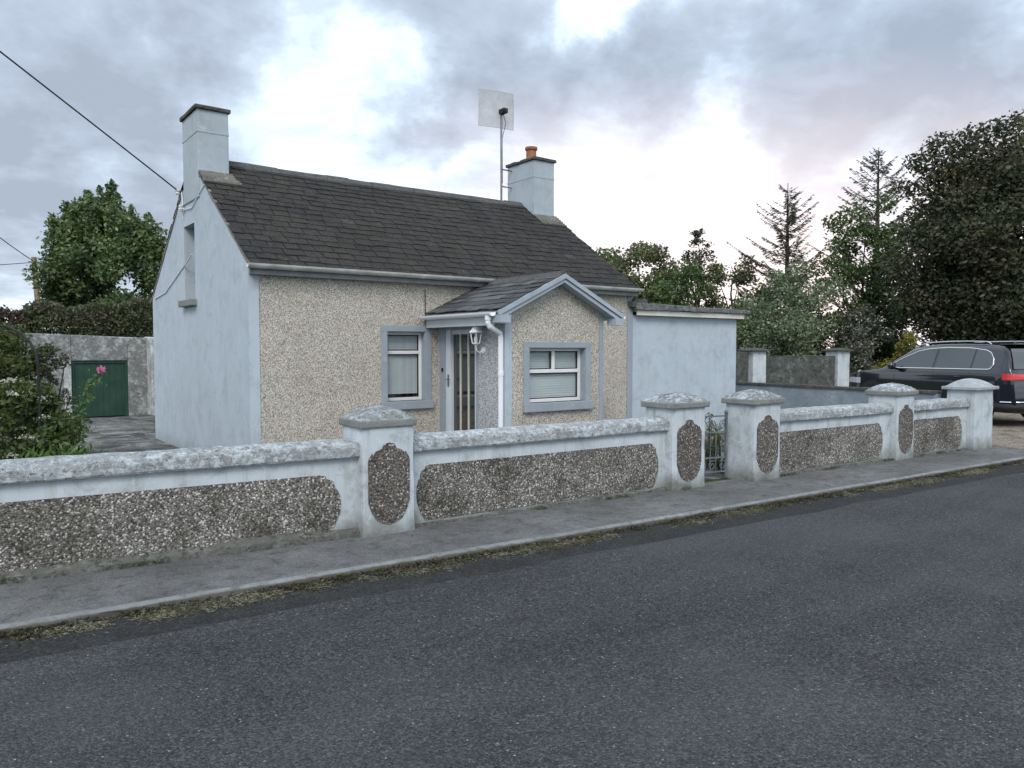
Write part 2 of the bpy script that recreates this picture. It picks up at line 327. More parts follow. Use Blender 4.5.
def leaf_quads(P,size,flat=.0,aspect=.55,droop=0):
    N=len(P); a=rng.normal(size=(N,3)); a[:,2]*=(1-flat); a[:,2]-=droop; a/=np.linalg.norm(a,axis=1,keepdims=True)+1e-9
    b=rng.normal(size=(N,3)); b-=a*np.sum(a*b,1,keepdims=True); b/=np.linalg.norm(b,axis=1,keepdims=True)+1e-9
    s=(size*rng.uniform(.6,1.35,size=(N,1)))
    return np.stack([P-a*s*.5,P+b*s*aspect*.5,P+a*s*.5,P-b*s*aspect*.5],1)
def clump_points(cl,per):
    out=[]
    for (x,y,z,r) in cl:
        n=max(12,int(per*r*r)); d=rng.normal(size=(n,3)); d/=np.linalg.norm(d,axis=1,keepdims=True)
        rad=r*(rng.uniform(.1,1.0,size=(n,1))**.55)*rng.uniform(.85,1.15,size=(n,1))
        p=d*rad; p[:,2]*=.8; out.append(p+np.array([x,y,z]))
    return np.concatenate(out)
# ------------------------------------------------------------------ setting: ground, road, footpath
def sheet(name,pts,z,mat,kind='structure',**k):
    b=MB(); b.add([(x,y,z) for x,y in pts],[tuple(range(len(pts)))]); return b.build(name,mat,kind=kind,**k)
def kerb_y(x): return 5.42-.06*x if x<6 else 5.06-.055*(x-6)
XS=[-60,-30,-15,-8,-5,-3,-2,-1,0,1,2,3,4,5,6,7,8,9,10,11,12,13,14,15,17,20,26,40,80]
def strip(name,ya,yb,z,mat,wob=0,kind='structure',step=.25,x0=-60,x1=80,**k):
    xs=[]; x=x0
    while x<x1: xs.append(x); x+= step if -4<x<22 else 4
    xs.append(x1); b=MB(); vs=[];fs=[]
    for i,x in enumerate(xs):
        wa=wob*mn.noise(Vector((x*1.7,3.1,0))); wb=wob*mn.noise(Vector((x*1.3,9.1,0)))*1.5
        vs+=[(x,ya(x)+wa,z),(x,yb(x)+wb,z)]
        if i: fs.append((2*i-2,2*i-1,2*i+1,2*i)[::-1])
    b.add(vs,fs); return b.build(name,mat,kind=kind,**k)
b=MB(); b.add([(-1500,-1500,-.085),(1500,-1500,-.085),(1500,1500,-.085),(-1500,1500,-.085)],[(0,1,2,3)]); b.build('terrain',MT['grass'],kind='structure')
strip('road',lambda x:-1.6-.06*x*.9,lambda x:kerb_y(x)-.5,-.044,MT['asphalt'],.03)
strip('road_edge',lambda x:-2.2-.06*x*.9,lambda x:kerb_y(x)+.02,-.052,MT['oldasphalt'],0)
# land behind the kerb
def land(name,fy0,fy1,z0,z1,mat,x0,x1):
    b=MB(); xs=[]; x=x0
    while x<x1-1e-6: xs.append(x); x+= 1.0 if -8<x<22 else 6
    xs.append(x1); vs=[];fs=[]
    for i,x in enumerate(xs):
        vs+=[(x,fy0(x),z0),(x,fy0(x),z1),(x,fy1(x),z1),(x,fy1(x),z0)]
        if i:
            a=4*(i-1); c=4*i
            for k in range(4): fs.append((a+k,a+(k+1)%4,c+(k+1)%4,c+k))
    n=len(xs); fs+=[(3,2,1,0),(4*n-4,4*n-3,4*n-2,4*n-1)]
    b.add(vs,fs); return b.build(name,mat,kind='structure')
land('lawn',lambda x:kerb_y(x)+1.16,lambda x:300.,-.3,-.004,MT['grass'],-300,300)
land('footpath',lambda x:kerb_y(x)+.058,lambda x:kerb_y(x)+1.16,-.3,.0,MT['path'],-60,14.6)
# kerb: worn rounded edge built as lofted strip
def kerb(x0,x1):
    prof=[(.0,-.3),(.0,-.03),(.010,-.010),(.03,.003),(.062,.004),(.062,-.3)]
    b=MB(); vs=[];fs=[];xs=[];x=x0
    while x<x1: xs.append(x); x+= .12 if -2<x<16 else 2
    xs.append(x1); n=len(prof)
    for i,x in enumerate(xs):
        for j,(u,w) in enumerate(prof):
            q=mn.noise(Vector((x*3,j,0)))*(.018 if j in(1,2,3) else 0)
            vs.append((x,kerb_y(x)+u+q,w+q*.5+(mn.noise(Vector((x*.9,7,j)))*.012 if j in (1,2,3) else 0)))
        if i:
            a=n*(i-1);c=n*i
            for k in range(n-1): fs.append((a+k,a+k+1,c+k+1,c+k)[::-1])
    b.add(vs,fs); return b.build('kerb',MT['kerb'],kind='structure',smooth=False)
kerb(-60,14.6)
sheet('yard',[(-2,8.9),(3.16,8.0),(3.3,9.9),(3.3,15.2),(6,17),(6,23.5),(-3,21)],.006,MT['yard'])
sheet('garden_path',[(3.2,6.4),(13.4,6.0),(13.6,9.95),(3.2,9.9)],.002,MT['yard'])
sheet('flower_bed',[(-9,7.2),(3.0,6.5),(2.9,7.9),(-2,8.8),(-3,14),(-9,14)],.012,MT['soil'])
sheet('driveway',[(14.25,4.72),(26,4.1),(25,13.5),(14.4,14)],.004,MT['gravel'])
# dry grass and moss lying along the kerb
P=[]; n=0
x=rng.uniform(-1.5,13,size=60000); dens=np.array([mn.noise(Vector((a*1.1,2.2,0)))+.55*mn.noise(Vector((a*4,8.2,0))) for a in x])
off=np.abs(rng.normal(size=60000)*.05+.10)+.03+.06*np.array([mn.noise(Vector((a*.8,5,5))) for a in x])
keep=(rng.uniform(size=60000)<np.clip((dens+.10)*1.1,0.02,1))&(off>.0)
x=x[keep];off=off[keep]; yy=np.array([kerb_y(a) for a in x])-off
P=np.stack([x,yy,-.048+rng.uniform(0,.026,size=len(x))*np.clip(1.2-off*5,.2,1)],1)
quads('dry_grass_litter',leaf_quads(P,.034,flat=.8,aspect=.13),LF['straw'],label='dry yellow grass clippings and moss lying along the kerb',cat='dry grass',kind='stuff')
x=rng.uniform(-1.5,14,size=45000); d_=np.array([mn.noise(Vector((a*1.9,4.2,0)))+.6*mn.noise(Vector((a*7,1.2,0))) for a in x])
off=np.abs(rng.normal(size=45000))*.055*np.clip(1+d_*2.,.3,2.2); k_=rng.uniform(size=45000)<np.clip(d_+.45,.05,1); x=x[k_]; off=off[k_]
P=np.stack([x,np.array([kerb_y(a) for a in x])-off-.004,-.05+rng.uniform(0,.03,size=len(x))*np.clip(1-off*6,.1,1)],1)
quads('gutter_moss',leaf_quads(P,.022,flat=.3,aspect=.6),leafmat('brown_green_moss',[(.035,.035,.018),(.06,.062,.028),(.10,.105,.045),(.085,.07,.045)],(.05,.042,.028),psc=4),label='brown-green moss and silt filling the angle below the kerb edge',cat='moss',kind='stuff')
# ------------------------------------------------------------------ boundary wall
def scallop(w,z0,z1):
    """outline of the pebble panel on a pillar: stepped lobes at both ends"""
    h=z1-z0; half=[(0,z1),(.07*w/.17*.6,z1-.012),(.052*w/.17,z1-.035),(.062*w/.17,z1-.055),(.105*w/.17,z1-.07),(.135*w/.17,z1-.105),(.138*w/.17,z1-.085),(w,z1-.15),(w,z1-.3),
          (w,z0+.22),(w*.86,z0+.14),(w*.80,z0+.12),(w*.62,z0+.06),(w*.35,z0+.03),(0,z0+.01)]
    return half+[(-a,z) for a,z in half[1:-1]][::-1]
def pillar(loc,rz,label,panel=True,dome=False,pw=.27,wd=.5,mats=None):
    t=empty('gate_pillar',label,'pillar',loc,rz,'pillars of the roadside wall')
    b=MB(); vs=[];
    # rough column with slightly uneven plaster: subdivided shell
    nz=10; w0=wd; d0=.45; ring=[]
    segs=6
    per=[(i/segs*w0,0) for i in range(segs)]+[(w0,i/segs*d0) for i in range(segs)]+[(w0-i/segs*w0,d0) for i in range(segs)]+[(0,d0-i/segs*d0) for i in range(segs)]
    n=len(per); fs=[]
    for k in range(nz+1):
        z=-.05+1.03*k/nz; fl=.012*max(0,(1-k/1.5))
        for (a,c) in per:
            q=mn.noise(Vector((a*5+loc[0]*3,c*5,z*5)))*.006
            corner=(a in(0,w0)) and (c in (0,d0)); e=-.008 if corner else 0
            sx=(a-w0/2)/w0*2; sy=(c-d0/2)/d0*2
            vs.append((a+sx*(q+fl+e),c+sy*(q+fl+e),z))
    for k in range(nz):
        for i in range(n): fs.append((k*n+i,k*n+(i+1)%n,(k+1)*n+(i+1)%n,(k+1)*n+i))
    fs.append(tuple(range(nz*n,(nz+1)*n))); b.add(vs,fs); b.build('shaft',MT['bluewall'],t,local=True)
    if panel:
        b=MB(); o=scallop(pw/2,.075,.82); b.prism([(wd/2+a,z) for a,z in o],-.010,.03); b.build('pebble_panel',MT['pebp'],t,local=True)
    c=(wd/2,.225,0); 
    if not dome:
        b=MB(); ov=.022 if loc[0]<4 else .038; b.box(-ov,wd+ov,-ov,.45+ov,.955,1.025); b.build('cap_slab',MT['capside'],t,local=True,bevel=.012,jitter=.006)
        b=MB(); vs=[];fs=[]; m_=14
        for i in range(m_+1):
            for j in range(m_+1):
                u=-1+2*i/m_; v=-1+2*j/m_; r=max(abs(u),abs(v)); hh=.112*(1-r**1.7)**.8 if r<1 else 0
                hh*=1+.0
                q=mn.noise(Vector((u*2+loc[0],v*2,1)))*.012*(1-r)
                vs.append((c[0]+u*(wd/2+ov-.006),c[1]+v*(.225+ov-.006),1.023+hh+q))
        for i in range(m_):
            for j in range(m_): a=i*(m_+1)+j; fs.append((a,a+m_+1,a+m_+2,a+1))
        b.add(vs,fs); b.build('cap',MT['cap'],t,local=True)
    else:
        b=MB(); ov=.06; b.box(-ov,wd+ov,-ov,.45+ov,.975,1.03); b.build('cap_slab',MT['domecap'],t,local=True,bevel=.012)
        b=MB(); vs=[];fs=[]; m_=16
        for i in range(m_+1):
            for j in range(m_+1):
                u=-1+2*i/m_; v=-1+2*j/m_; r=(abs(u)**4+abs(v)**4)**.25
                r=min(r,1); hh=.13*math.cos(r*PI/2)**.8 if r<1 else 0
                vs.append((c[0]+u*(wd/2+ov-.01),c[1]+v*(.225+ov-.01),1.029+hh))
        for i in range(m_):
            for j in range(m_): a=i*(m_+1)+j; fs.append((a,a+m_+1,a+m_+2,a+1))
        b.add(vs,fs); b.build('cap',MT['domecap'],t,local=True,smooth=True)
    return t
def wall_seg(p0,p1,label,ends=(1,1),h=.70,plinth=False,px0=.06,px1=.10):
    dx,dy=p1[0]-p0[0],p1[1]-p0[1]; L=math.hypot(dx,dy); rz=math.atan2(dy,dx)
    t=empty('garden_wall',label,'wall',(p0[0],p0[1],0),rz,'stretches of the roadside wall')
    b=MB(); nx=max(4,int(L/.3)); vs=[];fs=[]
    zz=[-.05,.1,.25,.4,.55,h]
    for i in range(nx+1):
        x=L*i/nx
        for z in zz: vs.append((x,mn.noise(Vector((x*2+p0[0],z*3,0)))*.006+(.0 if z>.1 else -.006),z))
        for z in zz[::-1]: vs.append((x,.2,z))
    m_=12
    for i in range(nx):
        for k in range(m_): fs.append((i*m_+k,(i+1)*m_+k,(i+1)*m_+(k+1)%m_,i*m_+(k+1)%m_))
    fs+=[tuple(range(m_)),tuple(range(nx*m_,(nx+1)*m_))[::-1]]
    b.add(vs,fs); b.build('wall_body',MT['bluewall'],t,local=True)
    # pebble panel with scalloped ends
    zt,zb=h-.135,.045; r=.15
    def endp(x,s):
        k=.7 if p0[0]>0 else 1.   # s=+1: right end, going from bottom to top
        return [(x+(a_-x)*k,b_) for a_,b_ in [(x-s*.12,zb),(x-s*.10,zb+.02),(x-s*.05,zb+.07),(x-s*.03,zb+.12),(x-s*.0,zb+.18),(x+s*.006,zb+.26),(x-s*.0,zt-.19),(x-s*.03,zt-.13),(x-s*.045,zt-.12),(x-s*.06,zt-.06),(x-s*.12,zt-.035),(x-s*.13,zt-.012),(x-s*.18,zt)]]
    R=endp(L-px1,1) if ends[1] else [(L,zb),(L,zt)]
    Lf=endp(px0,-1)[::-1] if ends[0] else [(0,zt),(0,zb)]
    b=MB(); b.prism(R+Lf,-.011,.03); b.build('pebble_panel',MT['pebw'],t,local=True)
    # rounded coping
    b=MB(); prof=[(-.045,h),(-.055,h+.015),(-.055,h+.085),(-.045,h+.115),(-.005,h+.14),(.05,h+.152),(.10,h+.156),(.15,h+.152),(.205,h+.14),(.245,h+.115),(.255,h+.085),(.255,h+.015),(.245,h)]
    n=len(prof); nx=max(6,int(L/.09)); vs=[];fs=[]
    for i in range(nx+1):
        x=L*i/nx
        for j,(u,z) in enumerate(prof):
            q=mn.noise_vector(Vector((x*4+p0[0]*2,u*9,z*9)))*.011+mn.noise_vector(Vector((x*14+p0[0]*2,u*20,z*20)))*.005
            vs.append((x,u+q[1],z+q[2]*(.9 if 0<j<n-1 else .3)))
    for i in range(nx):
        for k in range(n): fs.append((i*n+k,(i+1)*n+k,(i+1)*n+(k+1)%n,i*n+(k+1)%n))
    fs+=[tuple(range(n)),tuple(range(nx*n,(nx+1)*n))[::-1]]
    b.add(vs,fs); b.build('coping',MT['coping'],t,local=True,smooth=False)
    # rough plinth
    b=MB(); vs=[];fs=[]; nx=max(6,int(L/.08)); ph=.075 if plinth else .025; pd=.05 if plinth else .03
    for i in range(nx+1):
        x=L*i/nx; q=mn.noise(Vector((x*3,p0[0],0))); q2=mn.noise(Vector((x*11,p0[0],4)))
        hh=ph+.03*q+.012*q2; d=pd+.02*q+.012*q2
        vs+=[(x,-.005,-.03),(x,-.02-d,-.03),(x,-.015-d*.85,hh*.55),(x,-.016,hh),(x,-.002,hh)]
    for i in range(nx):
        for k in range(4): fs.append((i*5+k,i*5+k+1,(i+1)*5+k+1,(i+1)*5+k)[::-1])
    b.add(vs,fs); b.build('plinth',MT['plinth'],t,local=True)
    return t
wall_seg((-6.5,7.12),(2.97,6.22),'long low pebble-panelled wall at the left edge with the ragged cement foot',ends=(0,1),plinth=True,px1=.20)
wall_seg((3.43,6.23),(6.83,6.11),'low pebble-panelled wall below the porch, between two pillars',px0=.10,px1=.17)
wall_seg((8.60,5.93),(11.36,5.79),'low pebble-panelled wall just right of the iron gate',px0=.03,px1=.24)
wall_seg((11.84,5.75),(13.5,5.64),'short low pebble-panelled wall beside the big plain end pillar',px0=.02,px1=.16)
pillar((2.93,6.12,0),-.03,'squat blue pillar with white-topped cap and brown pebble panel, tallest in view',pw=.40,wd=.51)
pillar((6.79,6.01,0),-.03,'blue pillar with brown pebble panel on the left of the iron gate',pw=.41,wd=.57)
pillar((8.07,5.82,0),-.02,'blue pillar with narrow pebble panel on the right of the iron gate',pw=.42,wd=.54)
pillar((11.32,5.69,0),-.02,'blue pillar with pebble panel standing between two low walls right of the gate',pw=.40,wd=.52)
pillar((13.50,5.52,0),-.02,'plain pale end pillar with smooth domed cap beside the driveway',panel=False,dome=True,wd=.68)
# ------------------------------------------------------------------ gate
t=empty('iron_gate','narrow wrought iron gate with curled scrolls between two pillars','gate',(7.34,6.24,0),math.atan2(-.12,.62))
L=.62
b=MB(); b.box(0,.025,0,.025,.06,.80); b.build('stile',MT['gatem'],t,local=True)
b=MB(); b.box(L-.03,L,0,.03,.06,.84); b.lathe([(.02,0),(.026,.02),(.012,.045)],(L-.015,.015,.84),8); b.build('stile',MT['gatem'],t,local=True)
b=MB(); 
for z in (.10,.28,.60,.80): b.box(.02,L-.02,.006,.02,z,z+.018)
each(b,'rail',MT['gatem'],t,local=True)
b=MB()
for k in range(1,7):
    x=L*k/7; b.tube([(x,.012,.10),(x,.012,.60)],.006,6)
each(b,'bar',MT['gatem'],t,local=True)
b=MB()
def curl(cx,cz,r,s,ph=0):
    return [(cx+s*r*(1-k/22)*math.cos(ph+k*.48),.012,cz+r*(1-k/22)*math.sin(ph+k*.48)) for k in range(19)]
for k in range(4):
    b.tube(curl(L*(k+.5)/4,.70,.065,1 if k%2 else -1),.006,6); b.tube(curl(L*(k+.5)/4,.19,.065,-1 if k%2 else 1,1.),.006,6)
for k in range(2):
    b.tube([(L*k/2+.03,.012,.79),(L*(k+.5)/2,.012,.62),(L*(k+1)/2-.03,.012,.79)],.007,6)
each(b,'scroll',MT['gatem'],t,local=True)
# ------------------------------------------------------------------ side wall along the drive, back wall
def simple_wall(name,p0,p1,h,th,mat,capm,label,caph=.05,ov=.03):
    dx,dy=p1[0]-p0[0],p1[1]-p0[1]; L=math.hypot(dx,dy)
    t=empty(name,label,'wall',(p0[0],p0[1],0),math.atan2(dy,dx))
    b=MB(); b.box(0,L,0,th,-.05,h-caph); b.build('wall_body',mat,t,local=True)
    b=MB(); n=int(L/.25)+1
    for i in range(n):
        q=mn.noise(Vector((i*.7,p0[0],0)))*.008
        b.box(L*i/n,L*(i+1)/n-.002,-ov+q,th+ov+q,h-caph+.002,h+q)
    b.build('capping',capm,t,local=True,bevel=.006); return t
simple_wall('side_wall',(13.62,6.1),(13.95,10.4),.94,.16,MT['sideblue'],MT['darkcap'],'stained blue side wall with dark capping between garden and driveway')
def bp(p,label):
    t=empty('boundary_pillar',label,'pillar',(p[0],p[1],0),math.radians(-12),'tall pillars of the back boundary')
    b=MB(); b.box(0,.5,0,.5,-.05,1.58); b.build('shaft',MT['sideblue' if 0 else 'bluewall'],t,local=True,bevel=.01)
    b=MB(); b.box(-.10,.6,-.10,.6,1.582,1.63); b.lathe([(.44,0),(.30,.035),(.02,.06)],(.25,.25,1.63),4,rot=PI/4); b.build('cap',MT['darkcap'],t,local=True,bevel=.01)
A=W(753,22.6); B=W(838,24.2)
bp(A,'tall blue pillar with flat dark cap just right of the flat-roofed annex'); bp(B,'tall blue pillar with flat dark cap in front of the car bonnet')
simple_wall('back_wall',(A[0]+.50,A[1]+.12),(B[0]-.01,B[1]+.10),1.44,.15,MT['backwall'],MT['backwall'],'mossy grey cement wall between the two tall back pillars',.03,.0)
C_=W(700,21.8)
simple_wall('back_wall',C_,(A[0]-.01,A[1]+.16),1.56,.15,MT['backwall'],MT['darkcap'],'dark mossy cement wall emerging from behind the flat-roofed annex',.04,.0)
# ------------------------------------------------------------------ cottage
X0,X1,Y0,Y1=3.16,10.0,9.82,15.25; YM=12.41; EZ=2.75; RZ=4.52
H=empty('cottage','small slate-roofed cottage with pale blue gable and cream pebbledash front','house',(X0,Y0,0))
def in_wall(b,axis,c0,c1,u0,u1,z0,z1,holes):
    """rectangular wall with rectangular holes; axis 'y': wall plane runs along x"""
    us=sorted({u0,u1}|{h[0] for h in holes}|{h[1] for h in holes})
    for a,c in zip(us,us[1:]):
        mid=(a+c)/2; cuts=[(h[2],h[3]) for h in holes if h[0]<=mid<=h[1]]
        z=z0
        for (q0,q1) in sorted(cuts):
            if q0>z: (b.box(a,c,c0,c1,z,q0) if axis=='y' else b.box(c0,c1,a,c,z,q0))
            z=q1
        if z<z1: (b.box(a,c,c0,c1,z,z1) if axis=='y' else b.box(c0,c1,a,c,z,z1))
W1=(5.10,5.72,.90,1.90)         # front window opening
b=MB(); in_wall(b,'y',Y0,Y0+.25,X0+.02,X1-.02,0,EZ,[W1]); b.build('front_wall',MT['pebc'],H)
b=MB()   # corner bands and base band in paint
b.box(X0-.006,X0+.125,Y0-.012,Y0+.03,0,EZ-.02); b.build('corner_band',MT['blue'],H)
b=MB(); b.box(X1-.13,X1+.006,Y0-.012,Y0+.03,0,EZ-.02); b.build('corner_band',MT['greyblue'],H)
b=MB(); b.box(X0+.125,5.94,Y0-.012,Y0+.03,0,.30); b.box(7.75,X1-.13,Y0-.012,Y0+.03,0,.42); each(b,'base_band',MT['greyblue'],H)
# gable wall with the small upper window
GW=(12.32,12.94,2.41,3.57)
EZB=EZ-(RZ-EZ)/(YM-Y0)*(Y1-YM-(YM-Y0))
def roofz(y): return EZ+(RZ-EZ)*(1-abs(y-YM)/(YM-Y0+.0)) 
b=MB(); g0,g1=X0,X0+.24
for a,c in ((Y0+.03,GW[0]),(GW[1],Y1)):
    ys=[a]+([YM] if a<YM<c else [])+[c]
    for p,q in zip(ys,ys[1:]): b.prism([(p,0),(q,0),(q,roofz(q)-.02),(p,roofz(p)-.02)],g0,g1,'x')
b.prism([(GW[0],0),(GW[1],0),(GW[1],GW[2]),(GW[0],GW[2])],g0,g1,'x')
b.prism([(GW[0],GW[3]),(GW[1],GW[3]),(GW[1],roofz(GW[1])-.02),(GW[0],roofz(GW[0])-.02)],g0,g1,'x')
b.build('gable_wall',MT['blue'],H)
b=MB(); b.prism([(Y0+.25,0),(Y1,0),(Y1,EZB-.02),(YM,RZ-.02),(Y0+.25,EZ+.16)],X1-.24,X1,'x'); b.build('gable_wall',MT['blue'],H)
b=MB(); b.box(X0+.24,X1-.24,Y1-.25,Y1,0,EZB); b.build('rear_wall',MT['blue'],H)
b=MB(); b.box(X0+.25,X1-.25,Y0+.26,Y1-.26,2.3,2.34); b.build('ceiling',MT['inner'],H)
b=MB(); b.box(X0+.25,X1-.25,Y0+1.6,Y0+1.68,0,2.3); b.build('inner_partition',MT['inner'],H)
# gable window
w=MB(); w.box(g0+.17,g0+.22,GW[0],GW[1],GW[2],GW[3]); wo=w.build('window',MT['trim'],H)
w=MB(); w.box(g0+.155,g0+.168,GW[0]+.05,GW[1]-.05,GW[2]+.06,GW[3]-.06); w.build('pane',MT['cglass'],wo)
w=MB(); w.box(g0-.09,g0+.16,GW[0]-.07,GW[1]+.07,GW[2]-.10,GW[2]); w.build('sill',MT['capside'],wo,bevel=.01)
# roof: slates
def slate_slope(b,x0,x1,y_e,z_e,y_r,z_r,sw=.25,ce=.17,jit=1.3,axis='x',seed=3):
    r=random.Random(seed); L=math.hypot(y_r-y_e,z_r-z_e); dy=(y_r-y_e)/L; dz=(z_r-z_e)/L; n=int(L/ce)+1
    ny,nz=(-dz,dy) if dy>0 else (dz,-dy)
    if nz<0: ny,nz=-ny,-nz
    def P(x,v,h):
        y=y_e+dy*v+ny*h; z=z_e+dz*v+nz*h
        sag=-.02*math.sin(PI*min(max((x-x0)/(x1-x0),0),1))
        return (x,y,z+sag) if axis=='x' else (y,x,z)
    for i in range(n):
        v0=i*ce; v1=min(v0+ce*1.35,L+.01); x=x0-(sw*.5 if i%2 else 0)+r.uniform(-.03,.03)*jit
        while x<x1:
            w_=sw*r.uniform(.82,1.18); a=max(x,x0+r.uniform(-.012,.0)); c=min(x+w_-.012,x1+r.uniform(0,.012)); x+=w_
            if c-a<.03: continue
            dv=r.uniform(-.012,.012)*jit; up=r.uniform(0,.007)*jit; th=.005
            sl=r.uniform(-.008,.008)*jit
            lo=.016+up
            b.add([P(a,v0+dv+sl,lo-th),P(c,v0+dv-sl,lo-th),P(c,v1,.004),P(a,v1,.004),P(a,v0+dv+sl,lo+th*.6),P(c,v0+dv-sl,lo+th*.6),P(c,v1,.012),P(a,v1,.012)],
                  [(0,3,2,1),(4,5,6,7),(0,1,5,4),(1,2,6,5),(2,3,7,6),(3,0,4,7)])
b=MB(); ov=.13; k=(RZ-EZ)/(YM-Y0)
slate_slope(b,X0-.012,X1+.035,Y0-ov,EZ-ov*k+.03,YM,RZ+.03,seed=5)
slate_slope(b,X0-.012,X1+.035,Y1+ov,EZB-ov*k+.03,YM,RZ+.03,seed=6)
rf=b.build('roof',MT['slate'],H)
b=MB()
for (a,c) in (((Y0-ov+.02),YM),((Y1+ov-.02),YM)):
    za=RZ-abs(a-YM)*k
    b.prism([(a,za-.03),(c,RZ-.03),(c,RZ+.0),(a,za+.0)],X0+.005,X1+.01,'x')
each(b,'roof_deck',MT['ridge'],rf)
b=MB()
xa=X0+.5; n=14
for i in range(n):
    a=xa+(X1-.55-xa)*i/n; c=xa+(X1-.55-xa)*(i+1)/n-.006; q=mn.noise(Vector((i*.9,0,0)))*.014-.02*math.sin(PI*((a-X0)/(X1-X0)))
    pr=[(YM-.13,RZ-.045),(YM-.055,RZ+.045),(YM,RZ+.075),(YM+.055,RZ+.045),(YM+.13,RZ-.045),(YM,RZ+.02)]
    b.prism([(y,z+q) for y,z in pr],a,c,'x')
b.build('ridge_tile',MT['ridge'],rf,jitter=.008)
# mortared verges: a pale broken line along both gable edges
b=MB()
for xg,s in ((X0-.002,1),(X1+.04,-1)):
    for yy0 in (Y0-ov,Y1+ov):
        n=16
        for i in range(n if s<0 else 13):
            y_a=yy0+(YM-yy0)*i/n; y_b=yy0+(YM-yy0)*(i+1)/n; za=RZ-abs(y_a-YM)*k; zb=RZ-abs(y_b-YM)*k; q=.012*mn.noise(Vector((i*2.1,xg,yy0)))
            b.prism([(y_a,za-.02),(y_b,zb-.02),(y_b,zb+.022+q),(y_a,za+.022+q)],xg-.012*s+q*.5,xg+.03*s,'x')
each(b,'verge_mortar',MT['flash'],rf,jitter=.010)
def chimney(x0,x1,y0,y1,zb,zt,pot,label):
    c=MB(); c.box(x0,x1,y0,y1,zb,zt); co=c.build('chimney',MT['chim'],rf,label=label,bevel=.01)
    c=MB(); c.box(x0-.006,x1+.006,y0-.006,y1+.006,zt-.335,zt-.31); c.build('string_line',MT['chim'],co)
    c=MB(); n=6
    for i in range(n):
        q=mn.noise(Vector((i*1.3,x0,0)))*.012
        c.box(x0-.035+q*.5,x1+.035+q*.5,y0-.035+(y1-y0+.07)*i/n,y0-.035+(y1-y0+.07)*(i+1)/n-.004,zt+.002,zt+.06+q)
    c.build('cap',MT['darkcap'],co,bevel=.012,jitter=.012)
    c=MB(); f0,f1=YM-.62,YM+.62
    for i in range(6):
        y=y0-.27+i*.045; z=RZ-abs(y-YM)*k+.055
        c.box(x0-(.0),x1+.10-.012*i,y,y+.06,z-.03,z+.02+.004*i)
    c.build('flashing',MT['flash'],co,jitter=.02)
    if pot:
        c=MB(); c.lathe([(.115,0),(.12,.04),(.105,.06),(.10,.2),(.125,.22),(.125,.27),(.09,.27),(.085,.1)],((x0+x1)/2,(y0+y1)/2-.02,zt+.085),18); c.build('chimney_pot',MT['terra'],co)
chimney(X0-.02,X0+.43,11.98,12.84,3.9,5.19,False,'left chimney flush with the blue gable, weathered flat cap')
chimney(X1-.54,X1-.03,11.98,12.86,3.9,5.36,True,'right chimney with a short terracotta pot')
# eaves: fascia, soffit, gutter
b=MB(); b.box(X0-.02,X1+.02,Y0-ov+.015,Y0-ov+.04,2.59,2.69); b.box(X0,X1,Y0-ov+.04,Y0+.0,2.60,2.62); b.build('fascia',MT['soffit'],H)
def gutter(b,x0,x1,y,z,r=.055,th=.006,axis='x'):
    n=8; pr=[(y+r*math.cos(PI+PI*i/n),z+r*math.sin(PI+PI*i/n)) for i in range(n+1)]+[(y+(r-th)*math.cos(PI+PI*i/n),z+(r-th)*math.sin(PI+PI*i/n)) for i in range(n,-1,-1)]
    b.prism(pr,x0,x1,axis)
b=MB(); gutter(b,X0-.07,X1+.06,Y0-ov-.05,2.715,.06)
for x in np.arange(X0+.5,X1,.95): 
    b.prism([(Y0-ov-.05+.066*math.cos(PI+PI*i/8),2.715+.066*math.sin(PI+PI*i/8)) for i in range(9)]+[(Y0-ov-.05+.058*math.cos(PI+PI*i/8),2.715+.058*math.sin(PI+PI*i/8)) for i in range(8,-1,-1)],x,x+.04,'x')
b.build('gutter',MT['gutter'],H)
